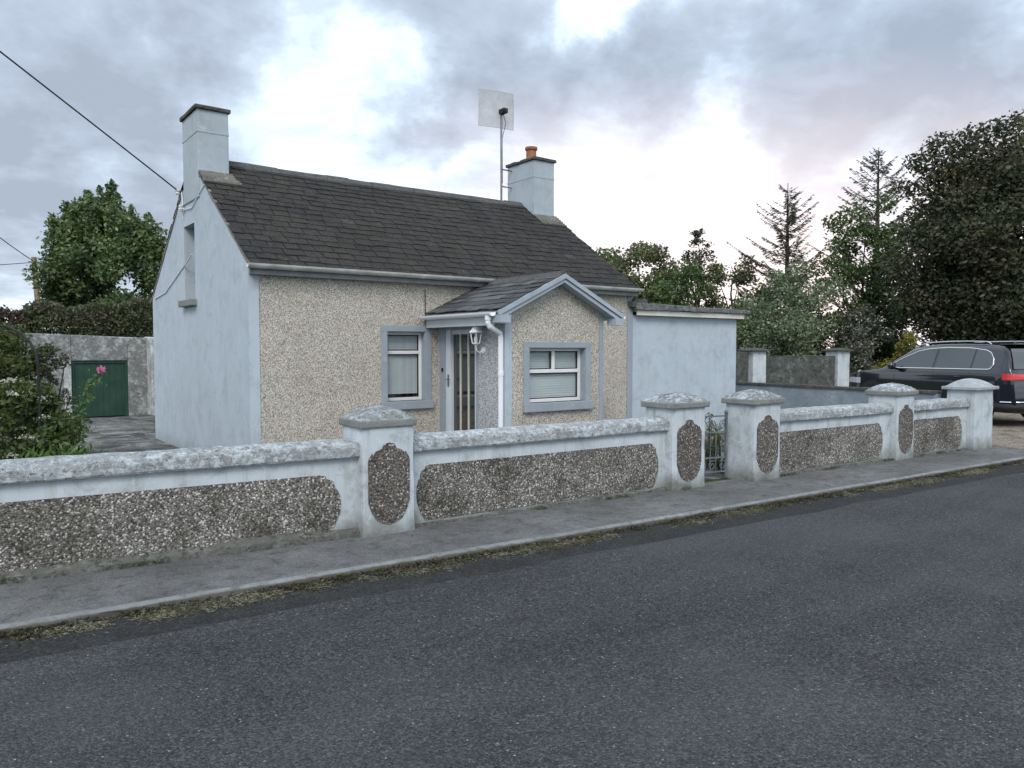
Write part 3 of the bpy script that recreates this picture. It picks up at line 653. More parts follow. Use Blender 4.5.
# windows: generic, in wall coordinates u (along), n (outward), z
def window(parent,T,u0,u1,z0,z1,split_z,mull,sur,blind_gap,label=None,lean=0):
    w=MB(T); fw=.045
    w.box(u0,u1,-.15,-.10,z0,z0+fw); w.box(u0,u1,-.15,-.10,z1-fw,z1); w.box(u0,u0+fw,-.15,-.10,z0+fw,z1-fw); w.box(u1-fw,u1,-.15,-.10,z0+fw,z1-fw)
    w.box(u0+fw,u1-fw,-.15,-.095,split_z-.025,split_z+.025)
    if mull: w.box((u0+u1)/2-.025,(u0+u1)/2+.025,-.15,-.095,split_z+.025,z1-fw)
    fr=w.build('window',MT['frame'],parent,label=label,bevel=.005)
    w=MB(T)
    cells=[(u0+fw,u1-fw,z0+fw,split_z-.025)]+([(u0+fw,(u0+u1)/2-.025,split_z+.025,z1-fw),((u0+u1)/2+.025,u1-fw,split_z+.025,z1-fw)] if mull else [(u0+fw,u1-fw,split_z+.025,z1-fw)])
    for (a,c,p,q) in cells:
        g=.014; w.box(a,c,-.135,-.118,p,p+g); w.box(a,c,-.135,-.118,q-g,q); w.box(a,a+g,-.135,-.118,p+g,q-g); w.box(c-g,c,-.135,-.118,p+g,q-g)
    w.build('gasket',MT['gasket'],fr)
    for (a,c,p,q) in cells:
        w=MB(T); w.box(a+.012,c-.012,-.130,-.126,p+.012,q-.012); w.build('pane',MT['glass'],fr)
    w=MB(T); z=z1-.05; r=random.Random(int(u0*100))
    while z>z0+blind_gap:
        tl=.008*math.sin(z*9)*lean; w.add([(u0+.03,-.160,z+tl),(u1-.03,-.160,z-tl),(u1-.03,-.150,z-.036-tl),(u0+.03,-.150,z-.036+tl)],[(0,1,2,3)]); z-=.034
    w.build('blind',MT['blind'],fr)
    w=MB(T)
    w.box(u0-sur,u1+sur,-.02,.018,z1,z1+sur*.85); w.box(u0-sur,u0,-.02,.018,z0,z1); w.box(u1,u1+sur,-.02,.018,z0,z1)
    w.build('surround',MT['greyblue'],fr,bevel=.004)
    w=MB(T); w.box(u0-.0,u0+.004,-.16,-.0,z0,z1); w.box(u1-.004,u1,-.16,0,z0,z1); w.box(u0,u1,-.16,0,z1-.004,z1+.0); w.build('reveal',MT['greyblue'],fr)
    w=MB(T); w.box(u0-sur-.015,u1+sur+.015,-.10,.06,z0-.12,z0); w.build('sill',MT['greyblue'],fr,bevel=.008)
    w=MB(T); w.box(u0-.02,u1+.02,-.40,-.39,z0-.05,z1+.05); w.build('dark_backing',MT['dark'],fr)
    return fr
window(H,lambda v:(v[0],Y0-v[1],v[2]),W1[0],W1[1],W1[2],W1[3],1.60,False,.10,.10,'front window of the cottage with one small top light and lowered blind')
# ------------------------------------------------------------------ porch (part of the cottage)
PX0,PX1,PY=5.94,7.68,8.13; PE=2.18; PR=2.585; PXM=(PX0+PX1)/2
DW=(8.80,9.60,0.05,1.93)    # door opening along y
b=MB(); in_wall(b,'x',PX0,PX0+.15,PY+.03,Y0,0,PE+.02,[DW]); b.build('porch_side_wall',MT['pebg'],H)
b=MB(); in_wall(b,'x',PX1-.15,PX1,PY+.03,Y0,0,PE+.02,[]); b.build('porch_side_wall',MT['pebc'],H)
PW=(6.335,7.345,.92,1.665)
b=MB(); in_wall(b,'y',PY,PY+.15,PX0+.02,PX1-.02,0,PE-.01,[PW]); b.prism([(PX0+.02,PE-.01),(PX1-.02,PE-.01),(PXM+.05,PR-.03),(PXM-.05,PR-.03)],PY,PY+.15); b.build('porch_front_wall',MT['pebc'],H)
b=MB(); b.box(PX0-.008,PX0+.10,PY-.012,PY+.04,0,PE); b.build('porch_corner_band',MT['blue'],H)
b=MB(); b.box(PX1-.07,PX1+.008,PY-.012,PY+.04,0,PE); b.build('porch_corner_band',MT['greyblue'],H)
window(H,lambda v:(v[0],PY-v[1],v[2]),PW[0],PW[1],PW[2],PW[3],1.345,True,.095,.03,'porch window with two small top lights above a wide pane',lean=1)
# porch roof
kp=(PR-PE)/(PXM-PX0); o2=.20
b=MB()
yb=Y0+.12
slate_slope(b,PY-.17,yb,PX0-o2,PE-o2*kp+.07,PXM,PR+.07,sw=.25,ce=.17,axis='y',seed=8)
slate_slope(b,PY-.17,yb,PX1+o2,PE-o2*kp+.07,PXM,PR+.07,sw=.25,ce=.17,axis='y',seed=9)
pr=b.build('porch_roof',MT['pslate'],H)
b=MB()
for xa,s in ((PX0-o2,1),(PX1+o2,-1)):
    b.prism([(xa,PE-o2*kp+.03),(PXM,PR+.03),(PXM,PR+.05),(xa,PE-o2*kp+.05)],PY-.15,yb,'y')
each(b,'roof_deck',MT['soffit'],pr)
b=MB(); n=6
for i in range(n):
    a=PY-.17+(yb-PY+.17)*i/n; c=PY-.17+(yb-PY+.17)*(i+1)/n-.005
    b.prism([(PXM-.11,PR+.035),(PXM,PR+.125),(PXM+.11,PR+.035),(PXM,PR+.09)],a,c,'y')
b.build('ridge_tile',MT['ridge'],pr,jitter=.006)
b=MB()   # bargeboards, two stepped boards each side
for s in (-1,1):
    xe=PXM+s*(PXM-PX0+o2+.03); ze=PE-o2*kp
    b.prism([(xe,ze-.005),(PXM,PR+.02),(PXM,PR+.08),(xe,ze+.055)],PY-.20,PY-.155,'y')
    b.prism([(xe-s*.05,ze-.045),(PXM,PR-.035),(PXM,PR+.017),(xe-s*.05,ze+.01)],PY-.175,PY-.02,'y')
    b.box(min(xe,xe-s*.17),max(xe,xe-s*.17),PY-.21,PY-.03,ze-.10,ze-.0)
b.build('bargeboard',MT['trim'],pr)
b=MB(); b.box(PX0-o2-.012,PX0-o2+.012,PY-.03,Y0-.02,PE-o2*kp-.13,PE-o2*kp+.03); b.box(PX0-o2+.012,PX0,PY,Y0-.02,PE-o2*kp-.085,PE-o2*kp-.105); b.build('fascia',MT['doorp'],pr)
zg=PE-o2*kp+.035
b=MB(); gutter(b,PY-.10,Y0-.02,PX0-o2-.07,zg,.055,axis='y'); b.build('gutter',MT['pvc'],pr)
b=MB(); gutter(b,PY-.14,Y0-.02,PX1+o2+.07,zg,.055,axis='y'); b.build('gutter',MT['pvc'],pr)
b=MB(); gx=PX0-o2-.07; gy=PY-.0
b.tube([(gx,gy,zg-.03),(gx,gy,zg-.14),(gx+.02,gy-.0,zg-.18),(PX0-.06,PY+.03,zg-.27),(PX0-.05,PY+.03,zg-.33),(PX0-.05,PY+.03,.04)],.036,12)
b.tube([(PX0-.05,PY+.03,1.30),(PX0-.05,PY+.03,1.36)],.042,12); b.tube([(gx,gy,zg-.05),(gx,gy,zg-.10)],.044,12)
b.build('downpipe',MT['pvc'],H,smooth=False)
# door
b=MB(); x=PX0
b.box(x-.012,x+.10,DW[0]-.05,DW[0],.05,DW[3]); b.box(x-.012,x+.10,DW[1],DW[1]+.16,.05,DW[3]); b.box(x-.012,x+.10,DW[0]-.05,DW[1]+.16,DW[3],DW[3]+.03); b.build('door_surround',MT['greyblue'],H)
b=MB(); fy0,fy1=DW[0]+.0,DW[1]-.0
b.box(x+.01,x+.09,fy0,fy0+.06,.05,1.925); b.box(x+.0,x+.09,fy1-.12,fy1,.05,1.93); b.box(x+.03,x+.09,fy0+.06,fy1-.12,1.86,1.93); b.box(x+.03,x+.09,fy0+.06,fy1-.12,.05,.18)
dr=b.build('door',MT['doorp'],H,bevel=.004)
gy0,gy1=fy0+.06,fy1-.12; g=(gy1-gy0)
for i in range(3):
    b=MB(); b.box(x+.055,x+.06,gy0+g*i/3+.008,gy0+g*(i+1)/3-.008,.18,1.86); b.build('pane',MT['cglass'],dr)
b=MB()
for i in (1,2): b.box(x+.035,x+.075,gy0+g*i/3-.009,gy0+g*i/3+.009,.18,1.86)
each(b,'glazing_bar',MT['cream'],dr)
b=MB(); b.box(x-.005,x+.03,fy1-.09,fy1-.05,1.10,1.28); b.tube([(x-.02,fy1-.07,1.21),(x-.045,fy1-.07,1.21),(x-.045,fy1-.17,1.21)],.009,6); b.build('handle',MT['metal'],dr)
b=MB(); b.box(x-.03,x-.011,DW[1]+.05,DW[1]+.08,1.32,1.37); b.build('doorbell',MT['gasket'],H)
# wall lantern
t=empty('wall_lantern','white six-sided glass lantern fixed on the porch wall beside the door','lantern',(PX0,8.62,1.8))
c=(PX0-.13,8.62,1.73)
b=MB(); b.lathe([(.03,.24),(.025,.25),(.012,.27),(.016,.29),(.003,.31)],c,8); b.lathe([(.105,.14),(.10,.155),(.07,.18),(.035,.235),(.02,.245)],c,6); b.build('hood',MT['white'],t)
b=MB(); b.lathe([(.055,.0),(.085,.135)],c,6); lg=b.build('glass',MT['glass'],t)
b=MB()
for k in range(6):
    a=2*PI*k/6; b.tube([(c[0]+.055*math.cos(a),c[1]+.055*math.sin(a),c[2]),(c[0]+.085*math.cos(a),c[1]+.085*math.sin(a),c[2]+.14)],.006,6)
b.lathe([(.012,-.05),(.02,-.03),(.06,-.008),(.06,.004)],c,6); b.build('cage',MT['white'],t)
b=MB(); b.lathe([(.018,0),(.03,.04),(.025,.08),(.008,.1)],c,10); b.build('bulb',MT['porcelain'],t)
b=MB(); b.lathe([(.05,0),(.05,.012)],(0,0,0),12)
bm=MB(); bm.tube([(PX0-.002,8.62,1.63),(PX0-.02,8.62,1.63)],.045,12); bm.tube([(PX0-.015,8.62,1.63),(PX0-.07,8.62,1.60),(PX0-.12,8.62,1.63),(PX0-.13,8.62,1.68)],.009,6); bm.build('bracket',MT['white'],t)
# ------------------------------------------------------------------ flat roofed annex (part of the cottage)
AX1=13.0; AZ=2.26
b=MB(); b.box(X1+.007,AX1,Y0+.015,Y1-1.0,0,AZ); an=b.build('annex_wall',MT['blue'],H)
b=MB(); b.box(X1+.03,AX1+.10,Y0-.10,Y0-.075,AZ-.005,AZ+.085); b.box(X1+.03,AX1+.10,Y0-.075,Y0+.02,AZ+.06,AZ+.08); b.box(AX1+.075,AX1+.10,Y0-.075,Y1-1,AZ-.005,AZ+.085); b.build('annex_fascia',MT['cream'],an)
b=MB(); n=16
for i in range(n):
    a=X1-.02+(AX1+.22-X1)*i/n; c_=X1-.02+(AX1+.22-X1)*(i+1)/n-.008; q=mn.noise(Vector((i*1.7,0,3)))*.025
    b.box(a,c_,Y0-.15+q,Y1-.9,AZ+.09,AZ+.215+q*.7-.05*(i/n))
b.build('annex_roof',MT['annexslab'],an,bevel=.015,jitter=.02)
b=MB(); b.box(X1-.12,X1+.16,Y0-.13,Y0+.1,2.40,2.50); b.box(X1-.02,X1+.3,Y0-.1,Y0+.3,AZ+.18,AZ+.28); b.build('lead_flashing',MT['ridge'],an,jitter=.02)
# ------------------------------------------------------------------ aerial, cables
t=empty('grid_aerial','tall thin mast with square mesh aerial beside the right chimney','aerial',(9.22,12.72,4.3))
mx,my=9.20,12.72
b=MB(); b.tube([(mx,my,4.62),(mx+.0,my,6.42)],.022,8); b.build('mast',MT['metal'],t)
b=MB(); b.tube([(mx,my,4.93),(X1-.5,my,4.93),(X1-.5,my-.2,5.15)],.014,6); b.tube([(mx,my,5.27),(X1-.5,my,5.27)],.014,6); b.build('bracket',MT['metal'],t)
b=MB(); u=Vector((.802,-.597,0)).normalized(); rt=math.radians(18); u=Vector((math.cos(-.36),math.sin(-.36),0)); nn=Vector((-u.y,u.x,0)); c=Vector((mx,my,6.42))+nn*.06+u*(-.08)+Vector((0,0,.06))
def gp(a,z): return c+u*a+Vector((0,0,z-.06*a))-nn*(-.25*(a*a))-nn*(.15*z*z)*-1
n=40
for i in range(n+1):
    s_=-.36+.72*i/n
    b.tube([gp(s_,-.36+.72*j/6) for j in range(7)],.0030 if 0<i<n else .007,4); b.tube([gp(-.36+.72*j/6,s_) for j in range(7)],.0030 if 0<i<n else .007,4)
b.build('mesh_panel',MT['gutter'],t)
b=MB(); b.box(mx-.05,mx+.05,my-.16,my+.02,6.36,6.45); b.tube([(mx,my,6.40),tuple(Vector((mx,my,6.40))-nn*.22)],.012,6); b.lathe([(.04,0),(.04,.05)],(mx-nn.x*.22,my-nn.y*.22,6.37),8); b.build('receiver_head',MT['blackm'],t)
b=MB(); b.tube([(mx+.03,my-.02,6.38),(mx+.10,my-.02,6.2),(mx+.05,my-.03,6.05),(mx+.025,my,5.9),(mx+.03,my,5.0)],.006,6); b.build('lead',MT['cable'],t)
G=Vector((X0-.05,12.98,4.13))
def sagline(p,q,s,n=24):
    p=Vector(p);q=Vector(q); return [tuple(p.lerp(q,i/n)-Vector((0,0,s*4*(i/n)*(1-i/n)))) for i in range(n+1)]
M_=W(0,10,50); E_=(2*M_[0]-G.x-2.0,2*M_[1]-G.y-.8,2*M_[2]-G.z+1.1)
b=MB()
pts=[]
for i in range(33):
    s_=i/16
    a=Vector(G)*((s_-1)*(s_-2)/2)+Vector(M_)*(-s_*(s_-2))+Vector(E_)*(s_*(s_-1)/2); pts.append(tuple(a))
b.tube(pts,.011,6); b.build('overhead_cable',MT['cable'],label='black overhead cable rising from the blue gable to the top left',cat='cable')
ep=E_
t=empty('utility_pole','tall timber pole holding the overhead cable beyond the left edge','utility pole',(ep[0],ep[1],0))
b=MB(); b.tube([(ep[0],ep[1],-.3),(ep[0],ep[1],ep[2]+.2)],[.15,.10],12); b.build('shaft',MT['wood'],t)
t=empty('cable_bracket','small bracket with two white insulators high on the blue gable','bracket',(X0,12.98,4.1))
b=MB(); b.tube([(X0-.0,12.98,4.12),(X0-.06,12.98,4.12)],.012,6); b.tube([(X0+.0,12.86,3.9),(X0-.05,12.86,3.88)],.01,6); each(b,'arm',MT['blackm'],t)
b=MB(); b.lathe([(.03,-.04),(.04,-.02),(.025,0),(.04,.02),(.025,.045)],(X0-.07,12.98,4.12),10); b.build('insulator',MT['porcelain'],t)
b=MB(); b.lathe([(.025,-.06),(.04,-.02),(.025,0),(.035,.02),(.02,.045)],(X0-.06,12.86,3.86),10); b.build('insulator',MT['porcelain'],t)
b=MB()
b.tube([(X0-.02,12.95,4.12),(X0-.03,12.88,4.0),(X0-.03,12.86,3.86),(X0-.02,12.80,3.83),(X0-.014,12.4,3.80),(X0-.012,11.98,3.95),(X0-.012,11.70,4.03)],.008,6)
b.tube([(X0-.02,12.95,4.1),(X0-.02,12.90,3.7)],.006,6)
b.tube([(X0-.012,12.44,3.10),(X0-.012,12.7,3.02),(X0-.012,13.1,2.92),(X0-.012,13.6,2.78),(X0-.012,14.2,2.62),(X0-.012,15.0,2.55)],.009,6)
b.build('gable_cable',MT['pvc'],label='thin grey cable looping across the blue gable wall past the window',cat='cable')
b=MB(); b.tube([(5.72,Y0-.012,2.52),(5.72,Y0-.014,2.05)],.006,6); b.build('wall_cable',MT['cable'],label='thin dark cable running down the cream wall above the front window',cat='cable')
# far pole at left
pp=W(37,46); hz=1.65+(349-258)*46/F; pl=W(44,46)
t=empty('utility_pole','distant leaning timber pole with two cables above the hedge at far left','utility pole',(pl[0],pl[1],0))
b=MB(); b.tube([(pl[0],pl[1],-.2),(pp[0],pp[1],hz)],[.19,.15],10); b.build('shaft',MT['wood'],t)
b=MB(); b.box(pp[0]-.3,pp[0]+.1,pp[1]-.05,pp[1]+.05,hz-.35,hz-.25); b.build('crossarm',MT['metal'],t)
q=W(-180,30,60); b=MB(); b.tube(sagline((pp[0],pp[1],hz-.25),q,.6),.025,5); b.build('overhead_cable',MT['cable'],label='steep black cable from the distant pole up to the left edge',cat='cable')
q=W(-260,50,268); b=MB(); b.tube(sagline((pp[0],pp[1],hz-.3),q,.3),.022,5); b.build('overhead_cable',MT['cable'],label='near-level black cable from the distant pole to the left edge',cat='cable')
# ------------------------------------------------------------------ outbuilding
pa=W(18,17.4); pb=W(152,19.15); L=math.hypot(pb[0]-pa[0],pb[1]-pa[1]); rz=math.atan2(pb[1]-pa[1],pb[0]-pa[0])
t=empty('outbuilding','low limewashed outbuilding with a dark green timber door','shed',(pa[0],pa[1],0),rz)
def uu(px):  # distance along the wall of the direction px
    d=Vector((pb[0]-pa[0],pb[1]-pa[1])); k_=(px-512)/F; v=Vector((CF[0]+CR[0]*k_,CF[1]+CR[1]*k_))
    det=d.x*(-v.y)-(-v.x)*d.y; return ((-pa[0])*(-v.y)-(-v.x)*(-pa[1]))/det*L
d0,d1=uu(71.5),uu(128); dh=1.37
zt=lambda u:2.02-.10*u/L
b=MB()
def col(a,c,z0,f):
    b.prism([(a,z0),(c,z0),(c,f(c)),(a,f(a))],0,.3,'y')
col(-1.5,d0,0,zt); col(d1,L,0,zt); col(d0,d1,dh,zt); b.build('front_wall',MT['outb'],t,local=True,bevel=.02)
b=MB(); b.box(d0-.16,d0-.01,-.035,.1,0,dh+.03); b.build('door_jamb',MT['jamb'],t,local=True,jitter=.012,bevel=.01)
b=MB(); b.box(L-.12,L+.14,-.45,.28,0,1.95); b.build('rubble_buttress',MT['jamb'],t,local=True,jitter=.05,bevel=.03)
b=MB(); b.box(-1.5,-1.2,.3,3.2,0,2.0); b.box(L-.3,L,.3,3.2,0,1.85); b.box(-1.2,L-.3,2.9,3.2,0,1.8); b.build('rear_wall',MT['outb'],t,local=True)
b=MB(); b.prism([(.31,1.84),(3.25,1.70),(3.25,1.78),(.31,1.91)],-1.55,L+.03,'x'); b.build('roof',MT['darkcap'],t,local=True)
b=MB(); b.box(d0+.005,d1-.005,.06,.11,.03,dh-.01); dd=b.build('door',MT['green'],t,local=True)
b=MB(); b.box(d0,d0+.06,.03,.062,.0,dh); b.box(d1-.06,d1,.03,.062,0,dh); b.box(d0+.06,d1-.06,.03,.062,dh-.06,dh); b.build('door_frame',MT['green'],t,local=True)
# ------------------------------------------------------------------ vegetation
def trunk_limbs(o,base,h,r,cl,nl=10,mat=None,lean=(0,0)):
    b=MB(); x,y=base; r_=random.Random(int(x*31+y))
    top=(x+lean[0],y+lean[1],h*.78); n=7
    pts=[(x+(top[0]-x)*i/n+r_.uniform(-.05,.05)*i/2,y+(top[1]-y)*i/n+r_.uniform(-.05,.05)*i/2,-.1+(top[2]+.1)*i/n) for i in range(n+1)]
    b.tube(pts,[r*(1-.8*i/n) for i in range(n+1)],9); b.build('trunk',mat or MT['bark'],o)
    b=MB()
    for (cx,cy,cz,cr) in r_.sample(cl,min(nl,len(cl))):
        zz=min(cz*.55,h*.5)*r_.uniform(.7,1.1); f=zz/top[2]; s=(x+(top[0]-x)*f,y+(top[1]-y)*f,zz)
        m_=((s[0]+cx)/2+r_.uniform(-.2,.2),(s[1]+cy)/2+r_.uniform(-.2,.2),(s[2]+cz)/2-.1)
        b.tube([s,m_,(cx,cy,cz)],[r*.38,r*.24,r*.07],6)
    b.build('limb',mat or MT['bark'],o)
def make_clumps(x,y,z0,z1,rx,ncl,seed,shape='round',cr=(.22,.4)):
    r=random.Random(seed); cl=[]; H_=z1-z0; ry=rx
    while len(cl)<ncl:
        t=r.random(); a=r.random()*2*PI; 
        if shape=='round': w=math.sin(PI*min(1,max(0,.12+t*.84)))**.55
        elif shape=='cone': w=(1-t)**.6*.95+.08
        elif shape=='dome': w=(1-t**2.2)**.5
        rr=rx*w*(r.random()**.45)*r.uniform(.75,1.08); c=rx*r.uniform(*cr)*(1-.35*t)
        cl.append((x+rr*math.cos(a),y+rr*math.sin(a),z0+c*.6+(H_-c*1.2)*t,c))
    return cl
def tree(name,label,cat,px,D,top,rpx,mat,z0f=.25,ncl=40,per=700,ls=.14,shape='round',seed=1,group=None,shoots=0,trunk=True,lean=(0,0),extra=None,cr=(.26,.46),droop=0):
    ncl=int(ncl*1.25); per=int(per*1.35)
    x,y=W(px,D); h=1.65+(349-top)*D/F; R=rpx*D/F
    o=empty(name,label,cat,(x,y,0),0,group)
    cl=make_clumps(x+lean[0],y+lean[1],h*z0f,h,R,ncl,seed,shape,cr)
    if extra:
        for (ex,ey,er) in extra:
            wx,wy,wz=W(ex,D,ey); cl.append((wx,wy,wz,er))
    P=clump_points(cl,per)
    if shoots:
        r=random.Random(seed+5); ex=[]
        for i in range(shoots):
            a=r.random()*2*PI; q=r.random()**.5*R*.85; zz=h*.62+(1-q/R)*h*.25; L_=r.uniform(.5,1.4)*h*.17+.3
            for k in range(int(L_*170)):
                f=r.random(); w=.24*(1-f*.75); ex.append((x+q*math.cos(a)+r.gauss(0,w),y+q*math.sin(a)+r.gauss(0,w),zz+f*L_))
        P=np.concatenate([P,np.array(ex)])
    P=P[P[:,2]>.1]
    quads('crown',leaf_quads(P,ls,flat=.25,droop=droop),mat,o)
    if trunk: trunk_limbs(o,(x,y),h,max(.08,h*.022),cl,14,lean=lean)
    return o
G1='trees and bushes behind the cottage'
tree('broadleaf_tree','bushy fresh green tree with upright shoots behind the outbuilding','tree',106,30,200,54,LF['left'],.22,60,800,.17,'round',21,shoots=46,extra=[(78,262,.9),(66,292,.8),(90,235,.8),(130,240,.9),(150,235,.8),(150,270,1.),(110,215,.7),(80,225,.7),(165,250,.7)])
tree('broadleaf_tree','huge dark brownish-green tree filling the right edge above the car','tree',1005,26,150,98,LF['dark'],.16,110,620,.15,'round',31,G1,lean=(0,0),
     extra=[(915,165,.55),(935,150,.6),(925,200,.8),(900,190,.4),(960,145,.7),(940,172,.8),(962,168,.9),(985,160,1.),(1005,165,1.),(925,180,.6),(985,135,.6),(1010,130,.7),(1022,150,.9),(912,230,.8),(905,265,1.),(915,300,1.),(940,320,1.),(980,325,1.),(1010,330,1.),(950,250,1.1),(960,280,1.2),(1000,250,1.4),(1000,200,1.4),(960,200,1.2)])
tree('broadleaf_tree','dark tree standing partly beyond the right edge of the view','tree',1130,29,140,110,LF['dark'],.1,70,420,.18,'round',32,G1)
tree('broadleaf_tree','dense mid-green tree in front of the tall thin conifer','tree',862,30,222,46,LF['mid'],.05,50,620,.15,'round',41,G1,extra=[(835,225,.6),(850,215,.6),(880,205,.6),(830,270,.9),(895,240,.9),(890,280,1.),(875,310,1.)])
tree('broadleaf_tree','rounded green tree rising just right of the cottage roof end','tree',640,36,241,50,LF['olive'],.1,44,480,.16,'round',51,G1)
tree('broadleaf_tree','small green tree peeping over the right slope of the roof','tree',606,38,246,44,LF['mid'],.1,36,480,.16,'round',52,G1)
tree('broadleaf_tree','olive green tree between the dark tufted conifer and the grey spruce','tree',732,36,250,44,LF['olive'],.05,46,480,.16,'round',53,G1)
tree('broadleaf_tree','low dark green tree behind the flat roof of the annex','tree',680,34,262,50,LF['mid'],.05,30,480,.16,'round',54,G1)
tree('broadleaf_tree','soft rounded tree directly behind the right end of the annex','tree',752,33,285,40,LF['mid'],.02,40,520,.15,'round',55,G1)
tree('silvery_shrub','wide silvery-leaved shrub above the two tall back pillars','shrub',792,29,268,54,LF['silver'],.0,50,760,.12,'dome',61,G1,extra=[(750,310,.7),(760,335,.7),(835,290,.7),(800,268,.5),(775,280,.6)])
tree('blossoming_shrub','small pale blossoming shrub in front of the dense mid-green tree','shrub',864,27.5,304,36,LF['blossom'],.0,32,900,.10,'dome',62,G1)
tree('yellow_shrub','bright yellow-green shrub just above the car windscreen','shrub',905,25.5,330,30,LF['yellow'],.0,22,900,.09,'dome',63,G1)
tree('dark_shrub','dark leafy undergrowth shrub behind the car roof','shrub',968,27,320,50,LF['dark'],.0,26,700,.13,'dome',64,G1)
tree('dark_shrub','dark leafy shrub behind the left of the two tall back pillars','shrub',836,29,312,34,LF['mid'],.0,22,600,.13,'dome',65,G1)
tree('dark_shrub','broad dark shrub low behind the mossy wall next to the annex','shrub',735,29,316,40,LF['mid'],.0,22,600,.13,'dome',66,G1)
tree('dark_shrub','low dark shrub under the right-edge tree beyond the drive','shrub',1035,27,316,40,LF['mid'],.0,22,600,.13,'dome',67,G1)
# conifers
def conifer(label,px,D,top,rpx,mat,dens,seed,up=.25,step=.32,dn=1.,z0=.12,nb=6):
    x,y=W(px,D); h=1.65+(349-top)*D/F; R=rpx*D/F; r=random.Random(seed)
    o=empty('conifer_tree',label,'tree',(x,y,0),0,G1)
    b=MB(); b.tube([(x,y,-.1),(x+.05,y,h*.5),(x,y,h)],[h*.02,h*.013,.012],8); b.build('trunk',MT['bark'],o)
    br=MB(); Q=[]
    z=h*z0
    while z<h*.97:
        f=(z/h-z0)/(1-z0); Lb=R*(1-f)**.75*r.uniform(.8,1.1)+.15
        for k in range(nb):
            a=r.random()*2*PI; l=Lb*r.uniform(.6,1.15); el=up+.5*f+r.uniform(-.12,.12)
            pts=[]; n=6
            for i in range(n+1):
                s=i/n; pts.append((x+math.cos(a)*l*s,y+math.sin(a)*l*s,z+l*s*el*.6+l*.28*s*s*(.7)))
            br.tube(pts,[.022*(1-.8*i/n)*(.6+.4*(1-f)) for i in range(n+1)],4)
            for i in range(int(l*dens)):
                s=r.uniform(.15,1.)**.8; p=Vector(pts[min(n,int(s*n))]).lerp(Vector(pts[min(n,int(s*n)+1)]),s*n-int(s*n))
                side=r.choice((-1,1)); tw=(.30*(1-s)+.12)*r.uniform(.4,1.2)*min(1,l)
                d=Vector((math.cos(a+side*1.0),math.sin(a+side*1.0),r.uniform(-.45,.1)))*tw
                p2=p+d
                wv=Vector((0,0,.035*dn)) if r.random()<.5 else Vector((-d.y,d.x,0)).normalized()*.035*dn
                m_=p.lerp(p2,.5); Q.append([tuple(p),tuple(m_+wv),tuple(p2),tuple(m_-wv)])
        z+=step*r.uniform(.7,1.2)*(1-.45*f)
    br.build('branch',MT['bark'],o); quads('crown',np.array(Q),mat,o); return o
conifer('thin grey-green spruce with bare upturned branches, alone against the sky',785,33,185,74,LF['needle'],62,71,up=.30,step=.44,dn=.5,nb=6)
conifer('tallest sparse conifer, its thin top rising beside the big dark tree',874,36,150,78,LF['needle'],70,72,up=.40,step=.55,dn=.55,nb=5)
tree('conifer_tree','small dark tufted conifer between the green trees right of the cottage','tree',697,37,226,34,LF['needled'],.1,95,620,.13,'cone',73,G1,cr=(.14,.26))
# hedge line behind the outbuilding
def hedge(label,pxa,pxb,Da,Db,topa,topb,mat,wd=1.1,per=2600,ls=.09,z0=0.3,name='hedge'):
    xa,ya=W(pxa,Da); xb,yb=W(pxb,Db); o=empty(name,label,'hedge',((xa+xb)/2,(ya+yb)/2,0)); L=math.hypot(xb-xa,yb-ya)
    ha=1.65+(349-topa)*Da/F; hb=1.65+(349-topb)*Db/F; N=int(L*per); t_=rng.uniform(size=N)
    hh=ha+(hb-ha)*t_+np.array([mn.noise(Vector((a*L*1.1,pxa,0)))*.22+mn.noise(Vector((a*L*4,pxa,3)))*.12 for a in t_])
    # points concentrated near the surface
    s=rng.uniform(-1,1,size=N); zf=rng.uniform(size=N)**.45; s=np.sign(s)*np.abs(s)**.4
    s*=np.where(zf>.85,rng.uniform(0,1,size=N),1)
    dx,dy=(xb-xa)/L,(yb-ya)/L
    P=np.stack([xa+(xb-xa)*t_-dy*s*wd/2,ya+(yb-ya)*t_+dx*s*wd/2,z0+(hh-z0)*zf],1)+rng.normal(size=(N,3))*.05
    quads('foliage',leaf_quads(P,ls),mat,o)
    b=MB(); r=random.Random(4)
    for i in range(int(L*1.5)):
        f=r.random(); x=xa+(xb-xa)*f; y=ya+(yb-ya)*f; b.tube([(x,y,-.1),(x+r.uniform(-.2,.2),y+r.uniform(-.2,.2),(ha+hb)/2*.8)],[.05,.015],5)
    b.build('stem',MT['bark'],o)
hedge('mixed green hedge running above the roof of the outbuilding',25,175,23.5,25.5,306,303,LF['hedge'],1.3,4500,.11)
hedge('reddish-brown hedge at the far left above the flowering shrub',-160,34,22.5,23.4,309,311,LF['brownh'],1.3,3600,.11)
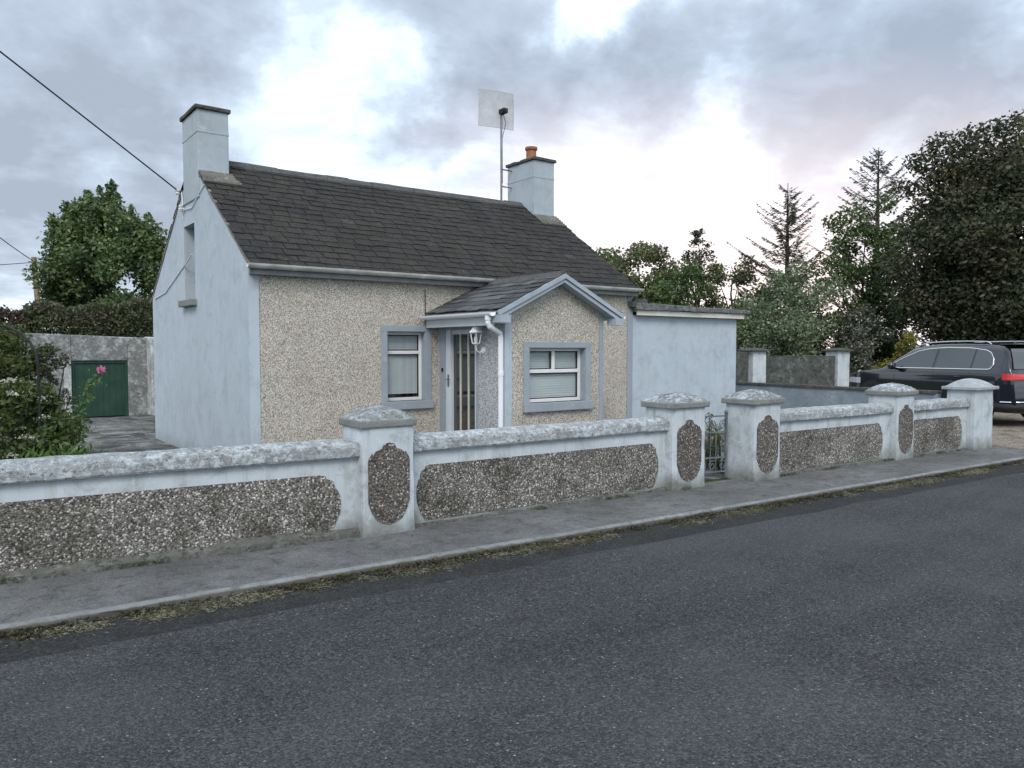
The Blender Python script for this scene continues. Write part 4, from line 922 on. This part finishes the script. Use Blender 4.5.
# shrubs in the left garden
def bush(name,label,x,y,h,R,mat,ncl,per,ls,seed,flowers=None,nf=0,cat='shrub'):
    o=empty(name,label,cat,(x,y,0)); cl=make_clumps(x,y,.0,h,R,ncl,seed,'dome',(.25,.42)); P=clump_points(cl,per); P=P[P[:,2]>.02]
    quads('foliage',leaf_quads(P,ls,flat=.2),mat,o)
    b=MB(); r=random.Random(seed)
    for c in r.sample(cl,min(12,len(cl))): b.tube([(x+r.uniform(-.1,.1),y+r.uniform(-.1,.1),0),((x+c[0])/2,(y+c[1])/2,c[2]*.6),(c[0],c[1],c[2])],[.018,.012,.005],5)
    b.build('stem',MT['bark'],o)
    if nf:
        Q=[]; r=random.Random(seed+1)
        for i in range(nf):
            c=r.choice(cl); d=Vector((r.gauss(-.5,.6),r.gauss(-.9,.5),r.gauss(.5,.45))).normalized(); p=Vector(c[:3])+d*c[3]*1.0
            if p.z<.3: continue
            for k in range(42): Q.append((p.x+r.gauss(0,.035),p.y+r.gauss(0,.035),p.z+r.gauss(0,.014)))
        quads('flower_head',leaf_quads(np.array(Q),.022,flat=.5,aspect=.9),flowers,o)
    return o
x,y=W(2,10.5); bush('garden_shrub','tall light green shrub behind the arch at the left edge',x,y,2.0,.85,LF['shrub'],60,5200,.06,81)
x,y=W(-45,10.2); bush('garden_shrub','tall green shrub mostly beyond the left edge of the view',x,y,1.95,.9,LF['shrub'],34,3000,.055,84)
x,y=W(48,10.8); bush('garden_shrub','dusky narrow shrub leaning against the outbuilding corner',x,y,1.75,.45,LF['hedge'],34,6500,.05,82)
x,y=W(22,8.2); bush('elder_bush','dark bush with flat creamy flower heads behind the left wall',x,y,1.36,.60,LF['shrub'],60,6500,.065,83,LF['flower'],46)
x,y=W(-40,8.4); bush('garden_shrub','low dark shrub beyond the left edge beside the flowering bush',x,y,1.4,.6,LF['mid'],24,4000,.06,85)
# low bright plants
def lowplant(label,px,D,h,R,seed,n=1500):
    x,y=W(px,D); o=empty('leafy_plant',label,'plant',(x,y,0)); r=random.Random(seed); Q=[]
    for i in range(n):
        a=r.random()*2*PI; q=R*math.sqrt(r.random()); L_=h*r.uniform(.5,1.1)*(1-.4*q/R); bx,by=x+q*math.cos(a),y+q*math.sin(a); t0=r.uniform(.2,.8)
        p=Vector((bx,by,t0*L_)); d=Vector((r.gauss(0,.6),r.gauss(0,.6),r.uniform(.1,.9))).normalized()*r.uniform(.06,.13); s=d.cross(Vector((r.gauss(0,1),r.gauss(0,1),.2))).normalized()*.014
        Q.append([tuple(p),tuple(p+d*.5+s),tuple(p+d),tuple(p+d*.5-s)])
    quads('foliage',np.array(Q),LF['grassy'],o)
    return o
lowplant('low bright green leafy plant just behind the wall, at the foot of the arch',62,7.7,.90,.30,91,2600)
lowplant('low bright green leafy plant behind the wall, nearest the concrete yard',92,7.9,.84,.20,92,1300)
lowplant('small dark-soil seedling clump behind the left wall beside the flowering bush',34,7.5,.84,.24,93,1300)
x,y=W(711,10.6); bush('garden_shrub','small yellow-green bush seen through the iron gate',x,y,.80,.26,LF['yellow'],14,9000,.035,94)
x,y=W(722,10.2); bush('garden_shrub','small dark green bush low behind the iron gate',x,y,.52,.28,LF['shrub'],12,7000,.035,95)
# rose
rx,ry=W(76,8.6); o=empty('rose_stem','single tall rose with one pink bloom in front of the green door','rose',(rx,ry,0))
tip=W(102,8.6,371); b=MB(); st=[(rx,ry,0),(rx+.01,ry,.6),(rx+.03,ry,.95),W(86,8.6,392),tip]
b.tube(st,[.008,.007,.006,.005,.004],6); b.build('stem',MT['bark'],o)
Q=[]; r=random.Random(3)
for i in range(260):
    f=r.uniform(.1,.95); k_=f*4; a=Vector(st[min(3,int(k_))]).lerp(Vector(st[min(4,int(k_)+1)]),k_-int(k_)); Q.append(tuple(a+Vector((r.gauss(0,.045),r.gauss(0,.045),r.gauss(0,.04)))))
quads('foliage',leaf_quads(np.array(Q),.05),LF['grassy'],o)
Q=[tuple(Vector(tip)+Vector((r.gauss(0,.016),r.gauss(0,.016),r.gauss(.01,.016)))) for i in range(110)]
quads('bloom',leaf_quads(np.array(Q),.035,aspect=.9),LF['pink'],o)
# garden arch
ax,ay=W(38,8.0); o=empty('garden_arch','thin rusty iron garden arch over the shrubs at the left edge','garden arch',(ax,ay,0))
def archpts(off):
    u=Vector((-.802,.597,0)); d=Vector((.597,.802,0))*off; pts=[]
    for i in range(4): pts.append(Vector((ax,ay,1.5*i/3))+d)
    for i in range(1,11):
        a=PI*i/10; pts.append(Vector((ax,ay,1.5))+u*(.45-.45*math.cos(a))+Vector((0,0,.40*math.sin(a)))+d)
    for i in range(1,4): pts.append(Vector((ax,ay,1.5-1.5*i/3))+u*.9+d)
    return pts
for off in (0,):
    b=MB(); b.tube(archpts(off),.014,7); b.build('hoop',MT['blackm'],o)
# weeds at the foot of the wall
N=5200; xs=rng.uniform(-.5,13.4,size=N); 
def wall_y(x):
    if x<2.95: return 6.22-.095*(x-2.97)-.05
    if x<6.8: return 6.18-.035*(x-3.45)
    if x<8.4: return 5.98
    return 5.88-.05*(x-8.45)
d=np.array([mn.noise(Vector((a*2.1,1,0))) for a in xs]); keep=d>.12; xs=xs[keep]; ys=np.array([wall_y(a) for a in xs])-np.abs(rng.normal(size=len(xs)))*.018-.01
P=np.stack([xs,ys,rng.uniform(0.0,.035,size=len(xs))],1)
quads('wall_foot_moss',leaf_quads(P,.028,aspect=.25),LF['hedge'],label='thin moss and tiny weeds along the foot of the roadside wall',cat='moss',kind='stuff')
# ------------------------------------------------------------------ car
rc=Vector((16.0,6.05)); 
CARX=16.15; CARY=6.15; hd=math.atan2(4.35,.85)      # heading: rear to nose
t=empty('parked_car','dark blue-black estate SUV with silver roof rails parked on the driveway','car',(18.66,6.24,.07),math.radians(70))
def Rf(x):
    P_=[(0,.55),(.02,.80),(.05,1.0),(.10,1.12),(.22,1.38),(.34,1.58),(.48,1.655),(.9,1.70),(1.5,1.715),(2.2,1.70),(2.6,1.66),(2.85,1.61),(3.3,1.36),(3.72,1.10),(4.1,1.045),(4.4,.98),(4.62,.88),(4.72,.76),(4.76,.60)]
    for (a,z0),(c,z1) in zip(P_,P_[1:]):
        if x<=c: return z0+(z1-z0)*(x-a)/(c-a)
    return P_[-1][1]
def Wf(x):
    w=.955
    if x<.35: w-=.11*(1-x/.35)**2
    if x>4.0: w-=.26*((x-4.0)/.76)**2
    return w
def halfw(x,z):
    w=Wf(x)
    if z<.35: return w-.03*(.35-z)/.15
    if z<.9: return w
    if z<1.08: return w-.025*(z-.9)/.18
    return w-.03-(z-1.08)*.40
def section(x):
    R_=Rf(x); pts=[(0,.23),(Wf(x)-.18,.23)]
    for z in (.28,.36,.5,.65,.8,.9,1.0,1.08): 
        zz=min(z,R_-.05*(1-z/1.2)-.02) ; pts.append((halfw(x,zz),zz))
    top=max(R_,pts[-1][1]+.004); belt=pts[-1]
    if top>1.16:
        for f in (.2,.4,.6,.8,.90): zz=1.08+(top-.05-1.08)*f; pts.append((halfw(x,zz),zz))
        e=pts[-1]; pts.append((e[0]-.05,top-.035)); pts.append((e[0]-.13,top-.008)); pts.append((e[0]*.5,top+.012)); pts.append((0,top+.018))
    else:
        w=belt[0]; dz=top-belt[1]
        for f,g_ in ((.985,.15),(.97,.3),(.95,.45),(.92,.6),(.87,.72)): pts.append((w*f,belt[1]+dz*g_))
        for f,g_ in ((.80,.84),(.68,.95),(.4,1.05),(0,1.1)): pts.append((w*f,belt[1]+dz*g_))
    return pts
xs=[0,.01,.03,.06,.10,.16,.22,.28,.34,.41,.48,.7,.9,1.2,1.5,1.9,2.2,2.45,2.65,2.85,3.0,3.15,3.3,3.45,3.6,3.72,3.9,4.1,4.25,4.4,4.52,4.62,4.68,4.72,4.75,4.76]
b=MB(); secs=[section(x) for x in xs]; n=len(secs[0]); vs=[];fs=[]
for x,sc in zip(xs,secs):
    vs+=[(x,y,z) for y,z in sc]+[(x,-y,z) for y,z in sc[1:-1]][::-1]
m_=2*n-2
for i in range(len(xs)-1):
    for k_ in range(m_): fs.append((i*m_+k_,i*m_+(k_+1)%m_,(i+1)*m_+(k_+1)%m_,(i+1)*m_+k_))
fs+=[tuple(range(m_))[::-1],tuple(range((len(xs)-1)*m_,len(xs)*m_))]
vs=[(x if x<3.72 else 3.72+(x-3.72)*1.3,y,z) for x,y,z in vs]
b.add(vs,fs); body=b.build('body',MT['paint'],t,local=True,smooth=True)
import bmesh
bm=bmesh.new(); bm.from_mesh(body.data); bmesh.ops.recalc_face_normals(bm,faces=bm.faces); bm.to_mesh(body.data); bm.free()
# side glass outline (x,z), both sides
OUT=[(.62,1.14),(.55,1.17),(.52,1.24),(.56,1.38),(.66,1.50),(.80,1.555),(1.2,1.60),(1.8,1.61),(2.3,1.585),(2.62,1.53),(2.95,1.40),(3.25,1.25),(3.42,1.14),(3.38,1.12),(2.6,1.125),(1.8,1.13),(1.1,1.135)]
def clipx(o,a,c):
    def cut(p,xc,keep_gt):
        r=[]
        for i in range(len(p)):
            q0,q1=p[i],p[(i+1)%len(p)]; i0=(q0[0]>=xc)==keep_gt or q0[0]==xc; i1=(q1[0]>=xc)==keep_gt or q1[0]==xc
            if i0: r.append(q0)
            if i0!=i1: f=(xc-q0[0])/(q1[0]-q0[0]); r.append((xc,q0[1]+f*(q1[1]-q0[1])))
        return r
    return cut(cut(o,a,True),c,False)
for s in (1,-1):
    for (a,c) in ((.4,1.02),(1.07,2.02),(2.09,3.6)):
        pl=clipx(OUT,a,c); b=MB()
        b.add([(x,s*(halfw(x,z)+.008),z) for x,z in pl]+[(x,s*(halfw(x,z)-.03),z) for x,z in pl],[tuple(range(len(pl)))]+[(i,(i+1)%len(pl),len(pl)+(i+1)%len(pl),len(pl)+i) for i in range(len(pl))])
        b.build('side_window',MT['cglass'],t,local=True)
    b=MB(); b.tube([(x,s*(halfw(x,z)+.006),z) for x,z in OUT+[OUT[0]]],.0125,6); b.build('chrome_trim',MT['chrome'],t,local=True)
    # roof rail
    b=MB(); rp=[(.75,Rf(.75)-.0),(.85,Rf(.85)+.045),(1.2,Rf(1.2)+.045),(1.8,Rf(1.8)+.045),(2.4,Rf(2.4)+.05),(2.65,Rf(2.65)+.03),(2.8,Rf(2.8)-.01)]
    b.tube([(x,s*.66,z) for x,z in rp],.013,8); b.build('roof_rail',MT['chrome'],t,local=True)
    # mirror
    b=MB(); b.lathe([(.02,-.09),(.08,-.075),(.10,0),(.085,.07),(.03,.09)],(3.15,s*1.07,1.17),12,sx=.75,sy=1.1); b.tube([(3.2,s*.9,1.10),(3.15,s*1.0,1.13)],.03,8); b.build('wing_mirror',MT['paint'],t,local=True,smooth=True)
    # door seams and handles
    b=MB()
    for xd in (1.05,2.05,3.2): b.add([(xd-.004,s*(halfw(xd,z)+.002),z) for z in (.36,.6,.9,1.08)]+[(xd+.004,s*(halfw(xd,z)+.002),z) for z in (.36,.6,.9,1.08)],[(0,1,5,4),(1,2,6,5),(2,3,7,6)])
    each(b,'door_seam',MT['gasket'],t,local=True)
    for xh in (1.25,2.25):
        b=MB(); b.tube([(xh,s*.955,.96),(xh+.03,s*.985,.965),(xh+.15,s*.985,.965),(xh+.18,s*.955,.96)],.012,6); b.build('door_handle',MT['paint'],t,local=True)
    # tail lamp wrapping the corner
    b=MB(); g=[]; 
    path=[(.24,None),(.18,None),(.12,None),(.08,None),(.05,None)]
    rows=[.93,.97,1.01,1.06]
    colm=[]
    for x,_ in path: colm.append([(x+ (.0),halfw(x,z)+.010,z) for z in rows])
    for yy_ in (.80,.62,.40): colm.append([(.03+max(0,(z-1.0))*.65-.022,yy_,.995+(z-.995)*(.6+.5*(yy_-.2))) for z in rows])
    vs=[(p[0],s*p[1],p[2]) for c_ in colm for p in c_]; fs=[]
    for i in range(len(colm)-1):
        for j in range(len(rows)-1): a=i*4+j; fs.append((a,a+1,a+5,a+4))
    b.add(vs,fs); b.build('tail_lamp',MT['redlamp'],t,local=True,smooth=True)
    b=MB(); colm=[]
    for x in (4.2,4.35,4.5,4.62,4.70): colm.append([(x+.004,halfw(x,z)+.008,z) for z in (.70,.78,.84 if x<4.65 else .80)])
    vs=[(p[0],s*p[1],p[2]) for c_ in colm for p in c_]; fs=[]
    for i in range(4):
        for j in range(2): a=i*3+j; fs.append((a,a+1,a+4,a+3))
    vs=[(3.72+(x-3.72)*1.3,y,z) for x,y,z in vs]; b.add(vs,fs); b.build('headlamp',MT['clearlamp'],t,local=True)
# rear window, chrome bumper strip, bumper, windscreen, plate recess
def rearx(z): 
    for x in np.arange(0,.6,.005):
        if Rf(x)>=z: return x
    return .5
zs=[1.16,1.28,1.40,1.52,1.585]
b=MB(); vs=[]
for z in zs:
    w_=halfw(.3,z)-.10; vs+=[(rearx(z)-.018,w_,z),(rearx(z)-.03,0,z),(rearx(z)-.018,-w_,z)]
b.add(vs,[(i*3+j,i*3+j+1,i*3+j+4,i*3+j+3) for i in range(len(zs)-1) for j in (0,1)]); b.build('rear_window',MT['cglass'],t,local=True)
b=MB(); b.box(.30,.62,-.60,.60,1.665,1.69); b.build('roof_spoiler',MT['paint'],t,local=True,bevel=.01)
b=MB(); b.tube([(.25,.97,.47),(.10,.90,.47),(-.02,.78,.47),(-.035,0,.47),(-.02,-.78,.47),(.10,-.90,.47),(.25,-.97,.47)],.016,6); b.build('bumper_strip',MT['chrome'],t,local=True)
b=MB(); b.tube([(.5,.93,.36),(.15,.90,.36),(.0,.76,.36),(-.01,0,.36),(.0,-.76,.36),(.15,-.90,.36),(.5,-.93,.36)],.085,8); b.build('bumper',MT['bplastic'],t,local=True,smooth=True)
b=MB(); b.box(-.012,.05,-.27,.27,.68,.80); b.build('number_plate',MT['cream'],t,local=True)
b=MB(); vs=[]
wsx=[2.90,3.1,3.3,3.5,3.66]
for x in wsx: w_=halfw(x,max(1.08,Rf(x)-.05))-.11; z=Rf(x)+.022; vs+=[(x+.01,w_,z-.012),(x+.01,0,z+.014),(x+.01,-w_,z-.012)]
b.add(vs,[(i*3+j,i*3+j+3,i*3+j+4,i*3+j+1) for i in range(len(wsx)-1) for j in (0,1)]); b.build('windscreen',MT['cglass'],t,local=True)
for xw in (.92,3.92):
    for s in (1,-1):
        b=MB(lambda v,xw=xw,s=s:(xw+v[0],s*(.86+v[2]),.36+v[1])); b.lathe([(.24,-.12),(.34,-.12),(.365,-.09),(.365,.07),(.34,.10),(.25,.10),(.24,.08)],(0,0,0),28); wh=b.build('wheel',MT['rubber'],t,local=True,smooth=False)
        b=MB(lambda v,xw=xw,s=s:(xw+v[0],s*(.86+v[2]),.36+v[1])); b.lathe([(.05,.06),(.05,.085)],(0,0,0),12); b.lathe([(.235,.03),(.25,.098),(.235,.098),(.22,.05)],(0,0,0),28)
        for k_ in range(5):
            a=2*PI*k_/5; b.tube([(0,0,.075),(.235*math.cos(a),.235*math.sin(a),.085)],.024,6)
        b.build('rim',MT['metal'],wh,local=True)
        b=MB(lambda v,xw=xw,s=s:(xw+v[0],s*(.86+v[2]),.36+v[1])); b.lathe([(.44,.06),(.44,.098),(.36,.098)],(0,0,0),28); b.lathe([(.43,-.05),(.43,.097)],(0,0,0),28); b.build('wheel_arch',MT['bplastic'],t,local=True)
# ------------------------------------------------------------------ world, sun, camera
w=bpy.data.worlds.new('World'); S.world=w; w.use_nodes=True; nt=w.node_tree; N=nt.nodes; Lk=nt.links
bg=N['Background']; sky=N.new('ShaderNodeTexSky'); sky.sky_type='NISHITA'; sky.sun_disc=False
SUN_EL=math.radians(42); SUN_DIR=Vector((-.55,-.62,0)).normalized()      # towards the sun
sky.sun_elevation=SUN_EL; sky.sun_rotation=math.atan2(SUN_DIR.x,SUN_DIR.y); sky.air_density=1.2; sky.dust_density=2.
class WN(NT):
    def __init__(s): s.nt=nt; s.N=N; s.L=Lk; s.tc=N.new('ShaderNodeTexCoord'); s.vec=s.tc.outputs['Generated']
q=WN()
xyz=q.sep(q.vec); zc=q.math('MAXIMUM',q.math('ADD',xyz[2],.18),.06)
cmb=N.new('ShaderNodeCombineXYZ'); Lk.new(q.math('DIVIDE',xyz[0],zc),cmb.inputs[0]); Lk.new(q.math('DIVIDE',xyz[1],zc),cmb.inputs[1]); cmb.inputs[2].default_value=.37
pv=cmb.outputs[0]
n1=q.noise(.95,9,.52,vec=pv,dist=.35); n2=q.noise(3.2,9,.60,vec=pv,dist=.2); n3=q.noise(.5,4,.5,vec=pv)
def D3(px,py):
    k_=(px-512)/F; v=Vector((CF[0]+CR[0]*k_,CF[1]+CR[1]*k_,(349-py)/F)).normalized(); return tuple(v)
def blob(px,py,r0,r1,amp):
    n=N.new('ShaderNodeVectorMath'); n.operation='DISTANCE'; Lk.new(warp,n.inputs[0]); n.inputs[1].default_value=D3(px,py)
    return q.math('MULTIPLY',q.ramp(n.outputs['Value'],[(r0,1.),(r1,0.)],'EASE'),amp)
# domain warp so that cloud masses have ragged edges
nw=N.new('ShaderNodeTexNoise'); nw.inputs['Scale'].default_value=4.5; nw.inputs['Detail'].default_value=7; nw.inputs['Roughness'].default_value=.55; Lk.new(q.vec,nw.inputs['Vector'])
sb=N.new('ShaderNodeVectorMath'); sb.operation='SUBTRACT'; Lk.new(nw.outputs['Color'],sb.inputs[0]); sb.inputs[1].default_value=(.5,.5,.5)
sc_=N.new('ShaderNodeVectorMath'); sc_.operation='SCALE'; Lk.new(sb.outputs[0],sc_.inputs[0]); sc_.inputs['Scale'].default_value=.70
ad=N.new('ShaderNodeVectorMath'); ad.operation='ADD'; Lk.new(q.vec,ad.inputs[0]); Lk.new(sc_.outputs[0],ad.inputs[1]); warp=ad.outputs[0]
f=q.math('ADD',q.math('MULTIPLY',n1,.55),q.math('MULTIPLY',n2,.45))
for bl in [(350,120,.04,.26,.12),(240,110,.02,.14,.08),(450,95,.0,.10,-.05),(590,15,.0,.13,.20),(540,150,.02,.2,-.05),(650,200,.05,.3,-.06),(870,140,.05,.25,-.08),(960,110,.05,.2,-.06),(20,110,.02,.16,.10),(735,115,.02,.15,.13),(620,230,.05,.3,.05),(900,55,.02,.12,.08),(40,280,.04,.2,.03),
           (180,40,.06,.34,-.17),(440,20,.04,.2,-.15),(640,90,.02,.17,-.15),(60,170,.05,.25,-.08),(960,20,.06,.26,-.15),(740,30,.02,.14,-.10),(110,170,.03,.2,-.10),(520,110,.02,.12,-.05)]:
    f=q.math('ADD',f,blob(*bl))
cloud=q.ramp(f,[(.26,(.23,.265,.325)),(.38,(.31,.36,.435)),(.46,(.41,.48,.575)),(.53,(.54,.63,.73)),(.62,(.73,.82,.90)),(.76,(.92,.97,1.0))])
# faint pink in the clouds near the horizon, low on the right
pk=q.math('MULTIPLY',q.ramp(xyz[2],[(.05,.9),(.33,0.)]),blob(740,225,.10,.50,.95))
cloud=q.mix(pk,cloud,(.93,.74,.69))
skyc=q.mix(1.,sky.outputs[0],(.10,.10,.10),'MULTIPLY')
cov=q.ramp(n3,[(.25,.78),(.5,.96)])
CL=1.03
cl2=q.mix(1.,cloud,(CL,CL,CL),'MULTIPLY')
fin=q.mix(cov,skyc,cl2); Lk.new(q.mix(1.,fin,(10.,10.,10.),'MULTIPLY'),bg.inputs[0]); bg.inputs[1].default_value=.1
ld=bpy.data.lights.new('Sun','SUN'); ld.energy=1.1; ld.angle=math.radians(25); ld.color=(1.,.96,.90)
lo=bpy.data.objects.new('Sun',ld); COL.objects.link(lo); dirv=-Vector((SUN_DIR.x*math.cos(SUN_EL),SUN_DIR.y*math.cos(SUN_EL),math.sin(SUN_EL)))
lo.rotation_euler=dirv.to_track_quat('-Z','Y').to_euler()
cd=bpy.data.cameras.new('Camera'); co=bpy.data.objects.new('Camera',cd); COL.objects.link(co); S.camera=co
cd.sensor_width=36; cd.lens=F/1024*36; cd.clip_end=5000; cd.clip_start=.05
co.location=(0,0,1.65); co.rotation_euler=(math.radians(90-2.61),0,-math.atan2(CF[0],CF[1]))
S.view_settings.view_transform='Standard'; S.view_settings.look='None'; S.view_settings.gamma=1; S.view_settings.exposure=.88
S.render.resolution_x=1024; S.render.resolution_y=768
